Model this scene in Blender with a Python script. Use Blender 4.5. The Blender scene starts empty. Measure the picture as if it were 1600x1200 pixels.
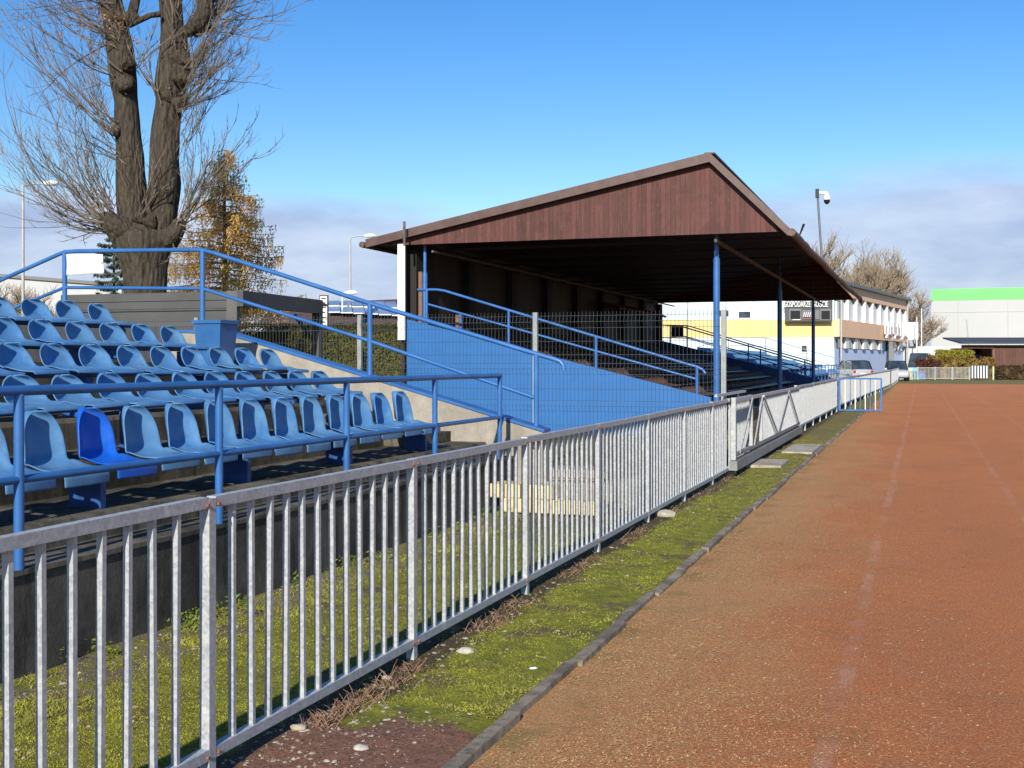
import bpy, bmesh, math, random
from mathutils import Vector, Matrix, noise
R = math.radians
scene = bpy.context.scene
COL = scene.collection

# ---------------------------------------------------------------- camera, sky, sun, exposure
F = 1800.0; TH = math.atan(640 / F); EYE = 1.62; HOR = 566.0
CT, ST = math.cos(TH), math.sin(TH)
cd = bpy.data.cameras.new('camera'); cam = bpy.data.objects.new('camera', cd); COL.objects.link(cam)
cam.location = (0, 0, EYE); cam.rotation_euler = (R(90), 0, TH)
cd.sensor_width = 36; cd.lens = 36 * F / 1600; cd.shift_y = -(600 - HOR) / 1600; cd.clip_end = 3000; cd.clip_start = 0.05
scene.camera = cam
SUN = Vector((0.125, -0.89, 0.44)).normalized()
sl = bpy.data.lights.new('sun', 'SUN'); sl.energy = 4.9; sl.angle = R(0.53); sl.color = (1.0, 0.935, 0.83)
so = bpy.data.objects.new('sun', sl); COL.objects.link(so); so.location = (0, 0, 30)
so.rotation_euler = SUN.to_track_quat('Z', 'Y').to_euler()
world = bpy.data.worlds.new('World'); scene.world = world; world.use_nodes = True
nt = world.node_tree; N = nt.nodes; Lk = nt.links; N.clear()
sky = N.new('ShaderNodeTexSky'); sky.sky_type = 'NISHITA'; sky.sun_disc = False
sky.sun_elevation = math.asin(SUN.z); sky.sun_rotation = math.atan2(SUN.x, SUN.y)
sky.altitude = 200; sky.air_density = 1.15; sky.dust_density = 0.35; sky.ozone_density = 3.0
bg1 = N.new('ShaderNodeBackground'); bg1.inputs[1].default_value = 0.122
hs = N.new('ShaderNodeHueSaturation'); hs.inputs['Saturation'].default_value = 1.38; hs.inputs['Hue'].default_value = .512; Lk.new(sky.outputs[0], hs.inputs['Color']); Lk.new(hs.outputs[0], bg1.inputs[0])
tc = N.new('ShaderNodeTexCoord'); sp = N.new('ShaderNodeSeparateXYZ'); Lk.new(tc.outputs['Generated'], sp.inputs[0])
mp = N.new('ShaderNodeMapping'); mp.inputs['Scale'].default_value = (1, 1, 3.2); Lk.new(tc.outputs['Generated'], mp.inputs[0])
n1 = N.new('ShaderNodeTexNoise'); n1.inputs['Scale'].default_value = 3.1; n1.inputs['Detail'].default_value = 7; n1.inputs['Roughness'].default_value = .55
n2 = N.new('ShaderNodeTexNoise'); n2.inputs['Scale'].default_value = 7.0; n2.inputs['Detail'].default_value = 8; n2.inputs['Roughness'].default_value = .6
Lk.new(mp.outputs[0], n1.inputs[0]); Lk.new(mp.outputs[0], n2.inputs[0])
def wm(op, a, b=None, c=None, clamp=False):
    m = N.new('ShaderNodeMath'); m.operation = op; m.use_clamp = clamp
    for i, v in enumerate((a, b, c)):
        if v is None: continue
        if isinstance(v, (int, float)): m.inputs[i].default_value = v
        else: Lk.new(v, m.inputs[i])
    return m.outputs[0]
zz = wm('MULTIPLY_ADD', n1.outputs[0], -0.16, sp.outputs[2])      # elevation shifted by noise
mr = N.new('ShaderNodeMapRange'); mr.interpolation_type = 'SMOOTHSTEP'
mr.inputs['From Min'].default_value = 0.076; mr.inputs['From Max'].default_value = 0.026
mr.inputs['To Min'].default_value = 0; mr.inputs['To Max'].default_value = 0.88; Lk.new(zz, mr.inputs[0])
cr = N.new('ShaderNodeValToRGB'); cr.color_ramp.elements[0].position = .36; cr.color_ramp.elements[0].color = (.40, .48, .72, 1)
cr.color_ramp.elements[1].position = .66; cr.color_ramp.elements[1].color = (.64, .72, .90, 1)
Lk.new(n2.outputs[0], cr.inputs[0])
bg2 = N.new('ShaderNodeBackground'); bg2.inputs[1].default_value = .82; Lk.new(cr.outputs[0], bg2.inputs[0])
mx = N.new('ShaderNodeMixShader'); Lk.new(mr.outputs[0], mx.inputs[0]); Lk.new(bg1.outputs[0], mx.inputs[1]); Lk.new(bg2.outputs[0], mx.inputs[2])
wo = N.new('ShaderNodeOutputWorld'); Lk.new(mx.outputs[0], wo.inputs[0])
scene.view_settings.view_transform = 'Standard'; scene.view_settings.look = 'None'
scene.view_settings.exposure = 0.34; scene.view_settings.gamma = 1
try: scene.view_settings.use_curve_mapping = False
except Exception: pass
scene.render.engine = 'CYCLES'
scene.cycles.max_bounces = 6; scene.cycles.transparent_max_bounces = 8

def P(u, v, s):
    """where the photo's pixel (u, v) lies when it is s metres deep"""
    a = (u - 800) / F
    return Vector((s * (-ST + a * CT), s * (CT + a * ST), EYE + (HOR - v) * s / F))
def XY(u, s):
    p = P(u, HOR, s); return p.x, p.y

# ---------------------------------------------------------------- mesh helpers
class MB:
    def __init__(s): s.v = []; s.f = []
    def quad(s, *p):
        n = len(s.v); s.v += [tuple(q) for q in p]; s.f.append(tuple(range(n, n + len(p)))); return s
    def box(s, x0, x1, y0, y1, z0, z1):
        n = len(s.v)
        s.v += [(x, y, z) for z in (z0, z1) for (x, y) in ((x0, y0), (x1, y0), (x1, y1), (x0, y1))]
        s.f += [(n, n+3, n+2, n+1), (n+4, n+5, n+6, n+7), (n, n+1, n+5, n+4), (n+1, n+2, n+6, n+5), (n+2, n+3, n+7, n+6), (n+3, n, n+4, n+7)]
        return s
    def bar(s, p, q, w, h, up=(0, 0, 1)):
        p = Vector(p); q = Vector(q); d = (q - p).normalized(); up = Vector(up)
        if abs(d.dot(up)) > .98: up = Vector((0, 1, 0))
        a = d.cross(up).normalized(); b = a.cross(d).normalized(); n = len(s.v)
        for c in (p, q):
            for i, j in ((-1, -1), (1, -1), (1, 1), (-1, 1)): s.v.append(tuple(c + a * (i * w / 2) + b * (j * h / 2)))
        s.f += [(n, n+3, n+2, n+1), (n+4, n+5, n+6, n+7), (n, n+1, n+5, n+4), (n+1, n+2, n+6, n+5), (n+2, n+3, n+7, n+6), (n+3, n, n+4, n+7)]
        return s
    def tube(s, pts, r, n=8, caps=True):
        pts = [Vector(p) for p in pts]
        if not isinstance(r, (list, tuple)): r = [r] * len(pts)
        base = len(s.v); u = None
        for i, p in enumerate(pts):
            d = (pts[min(i+1, len(pts)-1)] - pts[max(i-1, 0)])
            if d.length < 1e-9: d = Vector((0, 0, 1))
            d.normalize()
            if u is None:
                u = Vector((0, 0, 1)) if abs(d.z) < .9 else Vector((1, 0, 0))
            u = (u - d * u.dot(d)).normalized(); w = d.cross(u)
            for k in range(n):
                a = 2 * math.pi * k / n; s.v.append(tuple(p + (u * math.cos(a) + w * math.sin(a)) * r[i]))
        for i in range(len(pts) - 1):
            for k in range(n):
                a = base + i * n + k; b = base + i * n + (k + 1) % n
                s.f.append((a, b, b + n, a + n))
        if caps:
            s.f.append(tuple(base + k for k in range(n))[::-1]); e = base + (len(pts) - 1) * n
            s.f.append(tuple(e + k for k in range(n)))
        return s
    def prism(s, poly, vec):
        """poly: 3D points in a plane, extruded by vec"""
        n = len(s.v); k = len(poly); vec = Vector(vec)
        s.v += [tuple(p) for p in poly] + [tuple(Vector(p) + vec) for p in poly]
        s.f.append(tuple(range(n, n + k))[::-1]); s.f.append(tuple(range(n + k, n + 2 * k)))
        for i in range(k): j = (i + 1) % k; s.f.append((n + i, n + j, n + k + j, n + k + i))
        return s
    def build(s, name, mat, parent=None, smooth=False, fix=True):
        me = bpy.data.meshes.new(name); off = parent.location if parent is not None else Vector((0, 0, 0))
        if parent is not None and parent.parent is not None: off = off + parent.parent.location
        me.from_pydata([(x - off.x, y - off.y, z - off.z) for x, y, z in s.v], [], s.f)
        if fix:
            b = bmesh.new(); b.from_mesh(me); bmesh.ops.recalc_face_normals(b, faces=b.faces); b.to_mesh(me); b.free()
        if smooth:
            for p in me.polygons: p.use_smooth = True
            try: me.set_sharp_from_angle(angle=R(50))
            except Exception: pass
        me.materials.append(mat)
        o = bpy.data.objects.new(name, me); COL.objects.link(o)
        if parent is not None: o.parent = parent
        return o
def tag(o, label=None, cat=None, group=None, kind=None):
    if label: o['label'] = label
    if cat: o['category'] = cat
    if group: o['group'] = group
    if kind: o['kind'] = kind
    return o
def thing(name, label, cat, loc=(0, 0, 0), group=None):
    o = bpy.data.objects.new(name, None); o.empty_display_size = .2; COL.objects.link(o); o.location = loc
    return tag(o, label, cat, group)
def dup(o, parent=None):
    c = o.copy(); COL.objects.link(c)
    if parent is not None: c.parent = parent
    for ch in list(o.children): dup(ch, c)
    return c

# ---------------------------------------------------------------- materials
class NT:
    def __init__(s, name):
        s.m = bpy.data.materials.new(name); s.m.use_nodes = True; s.t = s.m.node_tree; s.n = s.t.nodes; s.l = s.t.links
        s.b = s.n['Principled BSDF']; s.tc = s.n.new('ShaderNodeTexCoord')
    def put(s, sock, v):
        if isinstance(v, (int, float)): sock.default_value = v
        elif isinstance(v, (tuple, list)): sock.default_value = tuple(v) + ((1,) if len(v) == 3 and len(sock.default_value) == 4 else ())
        else: s.l.new(v, sock)
    def coord(s, scale=(1, 1, 1), kind='Object'):
        m = s.n.new('ShaderNodeMapping'); m.inputs['Scale'].default_value = scale; s.l.new(s.tc.outputs[kind], m.inputs[0]); return m.outputs[0]
    def geo(s, scale=(1, 1, 1)):
        g = s.n.new('ShaderNodeNewGeometry'); m = s.n.new('ShaderNodeMapping'); m.inputs['Scale'].default_value = scale
        s.l.new(g.outputs['Position'], m.inputs[0]); return m.outputs[0]
    def noise(s, scale, detail=4, rough=.55, vec=None):
        n = s.n.new('ShaderNodeTexNoise'); n.inputs['Scale'].default_value = scale; n.inputs['Detail'].default_value = detail
        n.inputs['Roughness'].default_value = rough; s.l.new(vec if vec is not None else s.tc.outputs['Object'], n.inputs[0]); return n.outputs[0]
    def vor(s, scale, vec=None, out='Distance', feat='F1'):
        n = s.n.new('ShaderNodeTexVoronoi'); n.feature = feat; n.inputs['Scale'].default_value = scale
        s.l.new(vec if vec is not None else s.tc.outputs['Object'], n.inputs['Vector']); return n.outputs[out]
    def rng(s, v, a, b, c=0, d=1, smooth=True):
        m = s.n.new('ShaderNodeMapRange'); m.interpolation_type = 'SMOOTHSTEP' if smooth else 'LINEAR'
        for k, x in zip(('From Min', 'From Max', 'To Min', 'To Max'), (a, b, c, d)): m.inputs[k].default_value = x
        s.l.new(v, m.inputs[0]); return m.outputs[0]
    def math(s, op, a, b=0.0, clamp=False):
        m = s.n.new('ShaderNodeMath'); m.operation = op; m.use_clamp = clamp; s.put(m.inputs[0], a); s.put(m.inputs[1], b); return m.outputs[0]
    def mix(s, f, a, b):
        m = s.n.new('ShaderNodeMix'); m.data_type = 'RGBA'; s.put(m.inputs[0], f); s.put(m.inputs[6], a); s.put(m.inputs[7], b); return m.outputs[2]
    def bump(s, h, strength=.3, dist=.01):
        b = s.n.new('ShaderNodeBump'); b.inputs['Strength'].default_value = strength; b.inputs['Distance'].default_value = dist
        s.l.new(h, b.inputs['Height']); s.l.new(b.outputs[0], s.b.inputs['Normal'])
    def sep(s, vec=None):
        n = s.n.new('ShaderNodeSeparateXYZ')
        s.l.new(vec if vec is not None else s.geo(), n.inputs[0]); return n.outputs
    def rand(s): return s.n.new('ShaderNodeObjectInfo').outputs['Random']
    def done(s, col, rough=.6, metal=0, spec=None):
        s.put(s.b.inputs['Base Color'], col); s.put(s.b.inputs['Roughness'], rough); s.put(s.b.inputs['Metallic'], metal)
        if spec is not None: s.b.inputs['Specular IOR Level'].default_value = spec
        return s.m
def simple(name, c1, c2=None, scale=8, rough=.6, metal=0, bump=0, bscale=30, stretch=(1, 1, 1), spec=None, detail=5, a=.35, b=.65):
    t = NT(name); v = t.geo(stretch)
    col = c1 if c2 is None else t.mix(t.rng(t.noise(scale, detail, .6, v), a, b), c1, c2)
    if bump: t.bump(t.noise(bscale, 5, .6, v), bump, .01)
    return t.done(col, rough, metal, spec)

def m_galv():
    t = NT('galvanised steel'); v = t.geo()
    a = t.vor(75, v, 'Color'); g = t.sep(a)[0]
    c = t.mix(t.rng(g, 0, 1, smooth=False), (.31, .325, .33), (.44, .45, .445))
    c = t.mix(t.rng(t.noise(9, 5, .65, v), .5, .8, 0, .5), c, (.68, .68, .64))
    c = t.mix(t.rng(t.noise(23, 4, .6, v), .66, .78, 0, .45), c, (.22, .2, .17))
    t.bump(t.noise(160, 2, .5, v), .12, .002)
    return t.done(c, t.rng(g, 0, 1, .45, .65, False), .12, .35)
GALV = m_galv()
def m_blue(name, col, chips=True, var=1.22):
    t = NT(name); v = t.geo()
    c = t.mix(t.rng(t.noise(3, 5, .6, v), .35, .7), col, tuple(min(1, k * var + (.012 if var > 1.1 else 0)) for k in col))
    c = t.mix(t.rng(t.noise(38, 5, .7, v), .69, .74, 0, .8), c, (.16, .09, .06)) if chips else c
    c = t.mix(t.rng(t.noise(60, 3, .6, v), .71, .75, 0, .55), c, (.5, .55, .6))
    t.bump(t.noise(70, 3, .5, v), .1, .002)
    return t.done(c, .38)
BLUE = m_blue('blue railing paint', (.024, .112, .31))
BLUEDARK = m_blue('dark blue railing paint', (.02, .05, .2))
def m_seat(name, col, fade, seed=0):
    t = NT(name); v = t.coord()
    g = t.geo()
    n = t.noise(7, 6, .62, g)
    c = t.mix(t.rng(n, .35, .72), col, fade)
    c = t.mix(t.math('MULTIPLY', t.rand(), .8), c, tuple(k * .8 for k in fade))
    c = t.mix(t.rng(t.noise(55, 4, .7, g), .60, .72, 0, .30), c, tuple(k * .55 for k in col))
    c = t.mix(t.rng(t.noise(34, 3, .6, g), .72, .76, 0, .5), c, (.5, .6, .65))
    c = t.mix(t.rng(t.noise(5, 7, .75, t.geo((1, 1, .35))), .50, .66, 0, .45), c, (.07, .12, .17))
    c = t.mix(t.rng(t.noise(1.0, 6, .8, t.geo((90, 14, 20))), .68, .74, 0, .35), c, (.3, .42, .5))
    t.bump(t.noise(160, 3, .6, g), .08, .002)
    return t.done(c, t.rng(n, .3, .7, .3, .5), spec=.42)
SEAT = m_seat('faded blue plastic', (.045, .165, .38), (.115, .265, .45))
SEATNEW = m_seat('new blue plastic', (.006, .095, .50), (.012, .13, .56))
SEATBROWN = m_seat('brown plastic', (.085, .036, .022), (.11, .06, .04))
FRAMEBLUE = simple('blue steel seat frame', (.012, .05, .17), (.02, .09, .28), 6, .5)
def m_conc(name, c1, c2, dark, amt=.5, moss=0.0, sc=1.0, bump=.5):
    t = NT(name); v = t.geo()
    c = t.mix(t.rng(t.noise(6 * sc, 8, .7, v), .3, .7), c1, c2)
    c = t.mix(t.rng(t.noise(1.7 * sc, 7, .7, v), .42, .62, 0, amt), c, dark)
    c = t.mix(t.rng(t.noise(2.2 * sc, 7, .7, t.geo((3, 3, .35))), .52, .66, 0, amt), c, dark)
    c = t.mix(t.rng(t.noise(90 * sc, 3, .6, v), .63, .70, 0, .5), c, tuple(min(1, k * 1.9) for k in c2))
    if moss: c = t.mix(t.rng(t.noise(14 * sc, 8, .75, v), .52, .62, 0, moss), c, (.07, .075, .025))
    t.bump(t.noise(45 * sc, 8, .72, v), bump, .012)
    return t.done(c, .9, spec=.2)
CONCDARK = m_conc('dirty dark concrete', (.07, .063, .052), (.12, .108, .088), (.03, .028, .024), .8, 0)
CONCSTEP = m_conc('weathered step concrete', (.10, .09, .072), (.17, .15, .115), (.028, .026, .021), .85, .55)
CONCLIGHT = m_conc('light wall concrete', (.29, .262, .215), (.37, .335, .275), (.18, .16, .13), .45, 0, 1.0, .3)
CONCSLAB = m_conc('slab concrete', (.36, .32, .25), (.46, .41, .33), (.20, .17, .12), .6, .3)
KERB = m_conc('kerb concrete', (.23, .19, .14), (.34, .285, .21), (.10, .08, .06), .7, .5, 1.6, .7)
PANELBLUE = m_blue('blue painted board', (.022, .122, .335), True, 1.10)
WHITE = simple('white paint', (.78, .78, .77), (.72, .72, .70), 5, .5)
def m_boards(name, c1, c2, streak, pitch=.13, axis='x', dark=(.03, .015, .012), rough=.65, s_amt=.55):
    t = NT(name); v = t.geo()
    x = t.sep(v)[0 if axis == 'x' else 1]
    k = t.math('FLOOR', t.math('DIVIDE', x, pitch)); fr = t.math('FRACT', t.math('DIVIDE', x, pitch))
    w = t.n.new('ShaderNodeTexWhiteNoise'); w.noise_dimensions = '1D'; t.l.new(k, w.inputs['W'])
    c = t.mix(w.outputs[0], c1, c2)
    st = t.geo((22, 22, 1.1))
    c = t.mix(t.rng(t.noise(1.0, 8, .75, st), .50, .72, 0, s_amt), c, streak)
    c = t.mix(t.rng(t.noise(2.3, 6, .7, t.geo((20, 20, 2.5))), .62, .70, 0, .7 * s_amt), c, (.36, .27, .22))
    c = t.mix(t.rng(t.noise(1.4, 6, .7, v), .45, .68, 0, .55 * s_amt), c, tuple(q * .45 for q in c1))
    c = t.mix(t.rng(t.noise(3.1, 7, .8, t.geo((14, 14, 1.6))), .60, .66, 0, .5 * s_amt), c, (.30, .22, .18))
    g = t.rng(t.math('ABSOLUTE', t.math('SUBTRACT', fr, .5)), .455, .49)
    c = t.mix(g, c, dark)
    t.bump(t.math('SUBTRACT', t.noise(1.5, 6, .7, t.geo((30, 30, 1.5))), g), .5, .006)
    return t.done(c, rough, spec=.3)
GABLE = m_boards('red brown weathered boards', (.070, .026, .021), (.12, .043, .034), (.16, .085, .07), .11, dark=(.05, .022, .018), s_amt=.8)
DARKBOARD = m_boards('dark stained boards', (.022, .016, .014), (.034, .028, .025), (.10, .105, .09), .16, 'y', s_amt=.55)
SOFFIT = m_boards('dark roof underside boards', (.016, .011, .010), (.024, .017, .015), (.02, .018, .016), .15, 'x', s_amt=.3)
TRIM = simple('brown roof trim', (.080, .043, .033), (.105, .060, .047), 4, .45, bump=.1)
ROOFM = simple('brown roof sheet', (.11, .06, .045), (.15, .09, .07), 3, .6)
RUSTY = simple('rusty gutter', (.16, .10, .08), (.07, .045, .035), 12, .7, bump=.4, bscale=25)
BROWNPOST = simple('brown wood', (.16, .075, .04), (.22, .11, .06), 10, .7)
WIRE = simple('grey green fence wire', (.03, .04, .045), None, rough=.5)
MESHPOST = simple('grey fence post', (.22, .24, .24), (.28, .30, .29), 6, .5)
ANTHRA = simple('dark grey cladding', (.055, .055, .055), (.07, .07, .068), 3, .5)
GREYCLAD = simple('grey metal cladding', (.068, .068, .064), (.082, .081, .076), 1.5, .45)
BLACK = simple('black plastic', (.012, .012, .013), None, rough=.3)
GLASS = simple('dark window glass', (.02, .03, .04), (.05, .07, .09), 1.5, .08)
def m_bark(name, a, b, moss=True):
    t = NT(name); v = t.geo((1, 1, .28))
    f = t.vor(9, v, 'Distance', 'DISTANCE_TO_EDGE') if False else t.noise(9, 8, .75, v)
    w = t.vor(11, v, 'Distance')
    c = t.mix(t.rng(f, .35, .65), a, b)
    c = t.mix(t.rng(w, .5, .85, 0, .35), c, tuple(k * .4 for k in a))
    if moss: c = t.mix(t.rng(t.noise(1.6, 5, .6, t.geo()), .56, .68, 0, .35), c, (.12, .12, .05))
    t.bump(t.math('SUBTRACT', f, w), 1.0, .09)
    return t.done(c, .95, spec=.1)
BARK = m_bark('furrowed bark', (.062, .05, .038), (.10, .082, .062))
TWIG = simple('bare twig bark', (.115, .09, .066), (.19, .15, .11), 2, .8)
TWIGFAR = simple('distant bare twigs', (.24, .18, .12), (.30, .235, .16), .3, .9)
BARKLARCH = simple('larch bark', (.09, .065, .045), (.14, .10, .07), 6, .9, bump=.6, bscale=12)
def m_leaf(name, cols, trans=.0, sc=1.4):
    t = NT(name); v = t.geo()
    n = t.noise(sc, 5, .7, v); c = t.mix(t.rng(n, .35, .65), cols[0], cols[1])
    if len(cols) > 2: c = t.mix(t.rng(t.noise(sc * 4.3, 5, .7, v), .48, .66, 0, .8), c, cols[2])
    m = t.done(c, .75, spec=.2)
    if trans:
        tl = t.n.new('ShaderNodeBsdfTranslucent'); t.put(tl.inputs[0], c); mxs = t.n.new('ShaderNodeMixShader'); mxs.inputs[0].default_value = trans
        t.l.new(t.b.outputs[0], mxs.inputs[1]); t.l.new(tl.outputs[0], mxs.inputs[2]); t.l.new(mxs.outputs[0], t.n['Material Output'].inputs[0])
    return m
LARCH = m_leaf('golden larch needles', [(.78, .52, .13), (.80, .48, .12), (.50, .42, .14)], .45, .8)
SPRUCE = m_leaf('blue green needles', [(.10, .15, .115), (.14, .19, .15), (.06, .09, .06)], .2)
HEDGE = m_leaf('conifer hedge foliage', [(.065, .085, .018), (.095, .09, .022), (.14, .09, .03)], sc=1.2)
HEDGEY = m_leaf('yellow green hedge foliage', [(.30, .27, .035), (.24, .24, .03), (.18, .17, .03)], sc=1)
HEDGEO = m_leaf('orange brown hedge foliage', [(.24, .13, .035), (.22, .17, .04), (.13, .07, .03)], sc=.8)
HEDGER = m_leaf('dark red hedge foliage', [(.12, .035, .025), (.10, .05, .03), (.07, .03, .02)], sc=.8)
HEDGEB = m_leaf('brown hedge foliage', [(.085, .055, .03), (.11, .075, .035), (.05, .04, .02)], sc=.8)
LEAFBROWN = simple('dry brown leaves', (.26, .13, .05), (.35, .19, .08), 9, .8)

# ---------------------------------------------------------------- ground, track, kerb
rnd = random.Random(7)
def m_ground():
    t = NT('far grass and dirt'); v = t.geo()
    c = t.mix(t.rng(t.noise(.5, 7, .7, v), .38, .6), (.15, .16, .035), (.24, .19, .09))
    c = t.mix(t.rng(t.noise(20, 6, .7, v), .45, .7, 0, .6), c, (.10, .085, .04))
    t.bump(t.noise(14, 6, .7, v), .6, .04)
    return t.done(c, .95, spec=.1)
g = MB().quad((-700, -60, -.02), (700, -60, -.02), (700, 1400, -.02), (-700, 1400, -.02)).build('ground', m_ground()); tag(g, kind='structure')

def m_track():
    t = NT('red cinder track'); v = t.geo(); x, y, z = t.sep(v)
    big = t.noise(.55, 6, .65, t.geo((1, .45, 1)))
    c = t.mix(t.rng(big, .36, .64), (.62, .208, .070), (.53, .180, .066))
    c = t.mix(t.rng(t.noise(3.2, 7, .7, v), .42, .68, 0, .55), c, (.50, .20, .095))
    # sandy, straw covered band beside the kerb, ragged edge
    e = t.math('ADD', x, t.math('MULTIPLY', t.math('SUBTRACT', t.noise(.9, 6, .7, t.geo((1, .6, 1))), .5), 3.0))
    sand = t.math('MULTIPLY', t.rng(e, -.3, -1.7), t.rng(y, 50, 8, .3, 1))
    c = t.mix(t.math('MULTIPLY', sand, t.rng(t.noise(30, 6, .8, v), .36, .58, .15, .85)), c, (.55, .37, .16))
    g1 = t.noise(62, 4, .75, v); g2 = t.noise(80, 4, .75, t.geo((1, 1, 1.3)))
    c = t.mix(t.rng(g1, .53, .64, 0, .75), c, (.80, .50, .26))
    c = t.mix(t.rng(g2, .53, .63, 0, .85), c, (.16, .055, .022))
    c = t.mix(t.rng(t.noise(48, 4, .7, v), .60, .68, 0, .6), c, (.24, .085, .04))
    c = t.mix(t.rng(t.noise(18, 6, .75, v), .52, .70, 0, .40), c, (.64, .27, .11))
    c = t.mix(t.math('MULTIPLY', t.rng(t.noise(1.3, 6, .7, v), .56, .66, 0, .5), t.rng(t.noise(30, 4, .7, v), .45, .6)), c, (.20, .15, .06))
    c = t.mix(t.math('MULTIPLY', t.rng(t.noise(.8, 7, .75, t.geo((1, .35, 1))), .52, .66, 0, .55), t.rng(t.noise(22, 5, .7, v), .40, .6)), c, (.44, .14, .05))
    # moss near the kerb
    k = t.math('MULTIPLY', t.rng(x, -1.35, -1.68), t.rng(t.noise(2.6, 7, .75, v), .46, .6, 0, .5)); c = t.mix(k, c, (.20, .17, .05))
    # worn lime lines
    for lx, amt in ((-.37, .62), (1.0, .50), (2.37, .28), (3.74, .24)):
        wob = t.math('ADD', x, t.math('MULTIPLY', t.math('SUBTRACT', t.noise(.35, 3, .5, v), .5), .12))
        d = t.math('ABSOLUTE', t.math('SUBTRACT', wob, lx))
        l = t.math('MULTIPLY', t.rng(d, .06, .015), t.math('MULTIPLY', t.rng(t.noise(1.5, 7, .75, v), .40, .66, .04, amt), t.rng(t.noise(45, 5, .75, v), .33, .6, .25, 1)))
        c = t.mix(l, c, (.60, .40, .30))
    t.bump(t.math('ADD', t.math('SUBTRACT', g1, g2), t.noise(9, 5, .6, v)), .9, .02)
    return t.done(c, .95, spec=.15)
tr = MB().quad((-1.76, -4, 0), (9.5, -4, 0), (9.5, 92, 0), (-1.76, 92, 0)).build('running_track', m_track()); tag(tr, kind='structure')

def m_verge():
    t = NT('mossy verge'); v = t.geo(); x, y, z = t.sep(v)
    n = t.noise(2.4, 7, .7, v)
    moss = t.mix(t.rng(t.noise(7, 6, .7, v), .35, .65), (.29, .295, .032), (.18, .185, .03))
    soil = t.mix(t.rng(t.noise(11, 7, .75, v), .35, .65), (.12, .078, .05), (.19, .13, .085))
    c = t.mix(t.rng(n, .52, .62, 0, .85), moss, soil)
    far = t.math('MULTIPLY', t.rng(y, 9, 30), t.rng(t.noise(1.1, 5, .6, v), .32, .62, .1, .85)); c = t.mix(far, c, (.20, .145, .085))
    back = t.math('MULTIPLY', t.rng(x, -2.62, -2.8), t.rng(y, 9.5, 11.5)); c = t.mix(back, c, (.13, .095, .065))
    # strip of bare soil under the fence and the red soil patch by the kerb
    e = t.math('ABSOLUTE', t.math('SUBTRACT', t.math('ADD', x, t.math('MULTIPLY', t.math('SUBTRACT', t.noise(3, 5, .6, v), .5), .5)), -2.56))
    c = t.mix(t.rng(e, .20, .08, 0, .9), c, (.085, .06, .042))
    p = t.math('SUBTRACT', y, t.math('MULTIPLY', t.math('SUBTRACT', t.noise(2.5, 5, .6, v), .5), 1.3))
    c = t.mix(t.math('MULTIPLY', t.rng(p, 4.72, 4.58), t.rng(x, -2.7, -2.5)), c, t.mix(t.rng(t.noise(20, 6, .7, v), .4, .6), (.30, .15, .10), (.22, .115, .08)))
    w = t.math('ADD', x, t.math('MULTIPLY', t.math('SUBTRACT', t.noise(3, 5, .6, v), .5), .7))
    c = t.mix(t.math('MULTIPLY', t.rng(w, -3.65, -3.95, 0, .85), t.rng(t.noise(3.3, 5, .7, v), .42, .55)), c, (.20, .165, .12))
    c = t.mix(t.rng(t.noise(50, 5, .75, v), .57, .68, 0, .7), c, (.36, .31, .20))
    c = t.mix(t.rng(t.noise(62, 4, .7, v), .52, .64, 0, .8), c, (.055, .045, .016))
    t.bump(t.math('ADD', t.noise(60, 6, .75, v), t.noise(14, 5, .6, v)), .9, .02)
    return t.done(c, .95, spec=.1)
def vz(x, y):
    z = .022 + .018 * noise.noise((x * 1.9, y * 1.9, 0)) + .012 * noise.noise((x * 6, y * 6, 3))
    return z
vb = MB(); ys = [1 + .07 * i for i in range(360)]; y = ys[-1]
while y < 108: y += .35 + .01 * y; ys.append(y)
xs = [-4.34 + .063 * i for i in range(41)]; xs[-1] = -1.735
for yy in ys:
    for xx in xs: vb.v.append((xx, yy, vz(xx, yy) if xx < -1.9 else (.020 if xx < -1.8 else .006)))
for j in range(len(ys) - 1):
    for i in range(len(xs) - 1):
        a = j * len(xs) + i; vb.f.append((a, a + 1, a + 1 + len(xs), a + len(xs)))
vo = vb.build('grass_verge', m_verge(), smooth=True); tag(vo, kind='structure')

kb = MB(); y = 1.0
while y < 62:
    ln = .98; dx = rnd.uniform(-.014, .014); dz = rnd.uniform(-.012, .014); a = rnd.uniform(-.012, .012); tw = rnd.uniform(-.008, .008)
    x0, x1, h = -1.782 + dx, -1.715 + dx, .030 + dz * .8
    if y > 40: h -= (y - 40) * .0018
    n = len(kb.v); rows = []
    for k in range(9):
        q = k / 8; yy = y + .008 + q * (ln - .016); jx = rnd.uniform(-.003, .003); jz = rnd.uniform(-.004, .002)
        ring = [(x0, -.05), (x0 + jx, h - .006), (x0 + .005, h + jz), (x1 - .005, h + jz + tw), (x1 + jx, h - .006 + tw), (x1, -.05)]
        for (rx, rz) in ring: kb.v.append((rx + a * q, yy, rz))
    for k in range(8):
        for i in range(5): b0 = n + k * 6 + i; kb.f.append((b0, b0 + 6, b0 + 7, b0 + 1))
    kb.f.append(tuple(range(n, n + 6))); kb.f.append(tuple(range(n + 48, n + 54))[::-1])
    y += ln
ko = kb.build('kerb', KERB); tag(ko, kind='structure')

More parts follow.
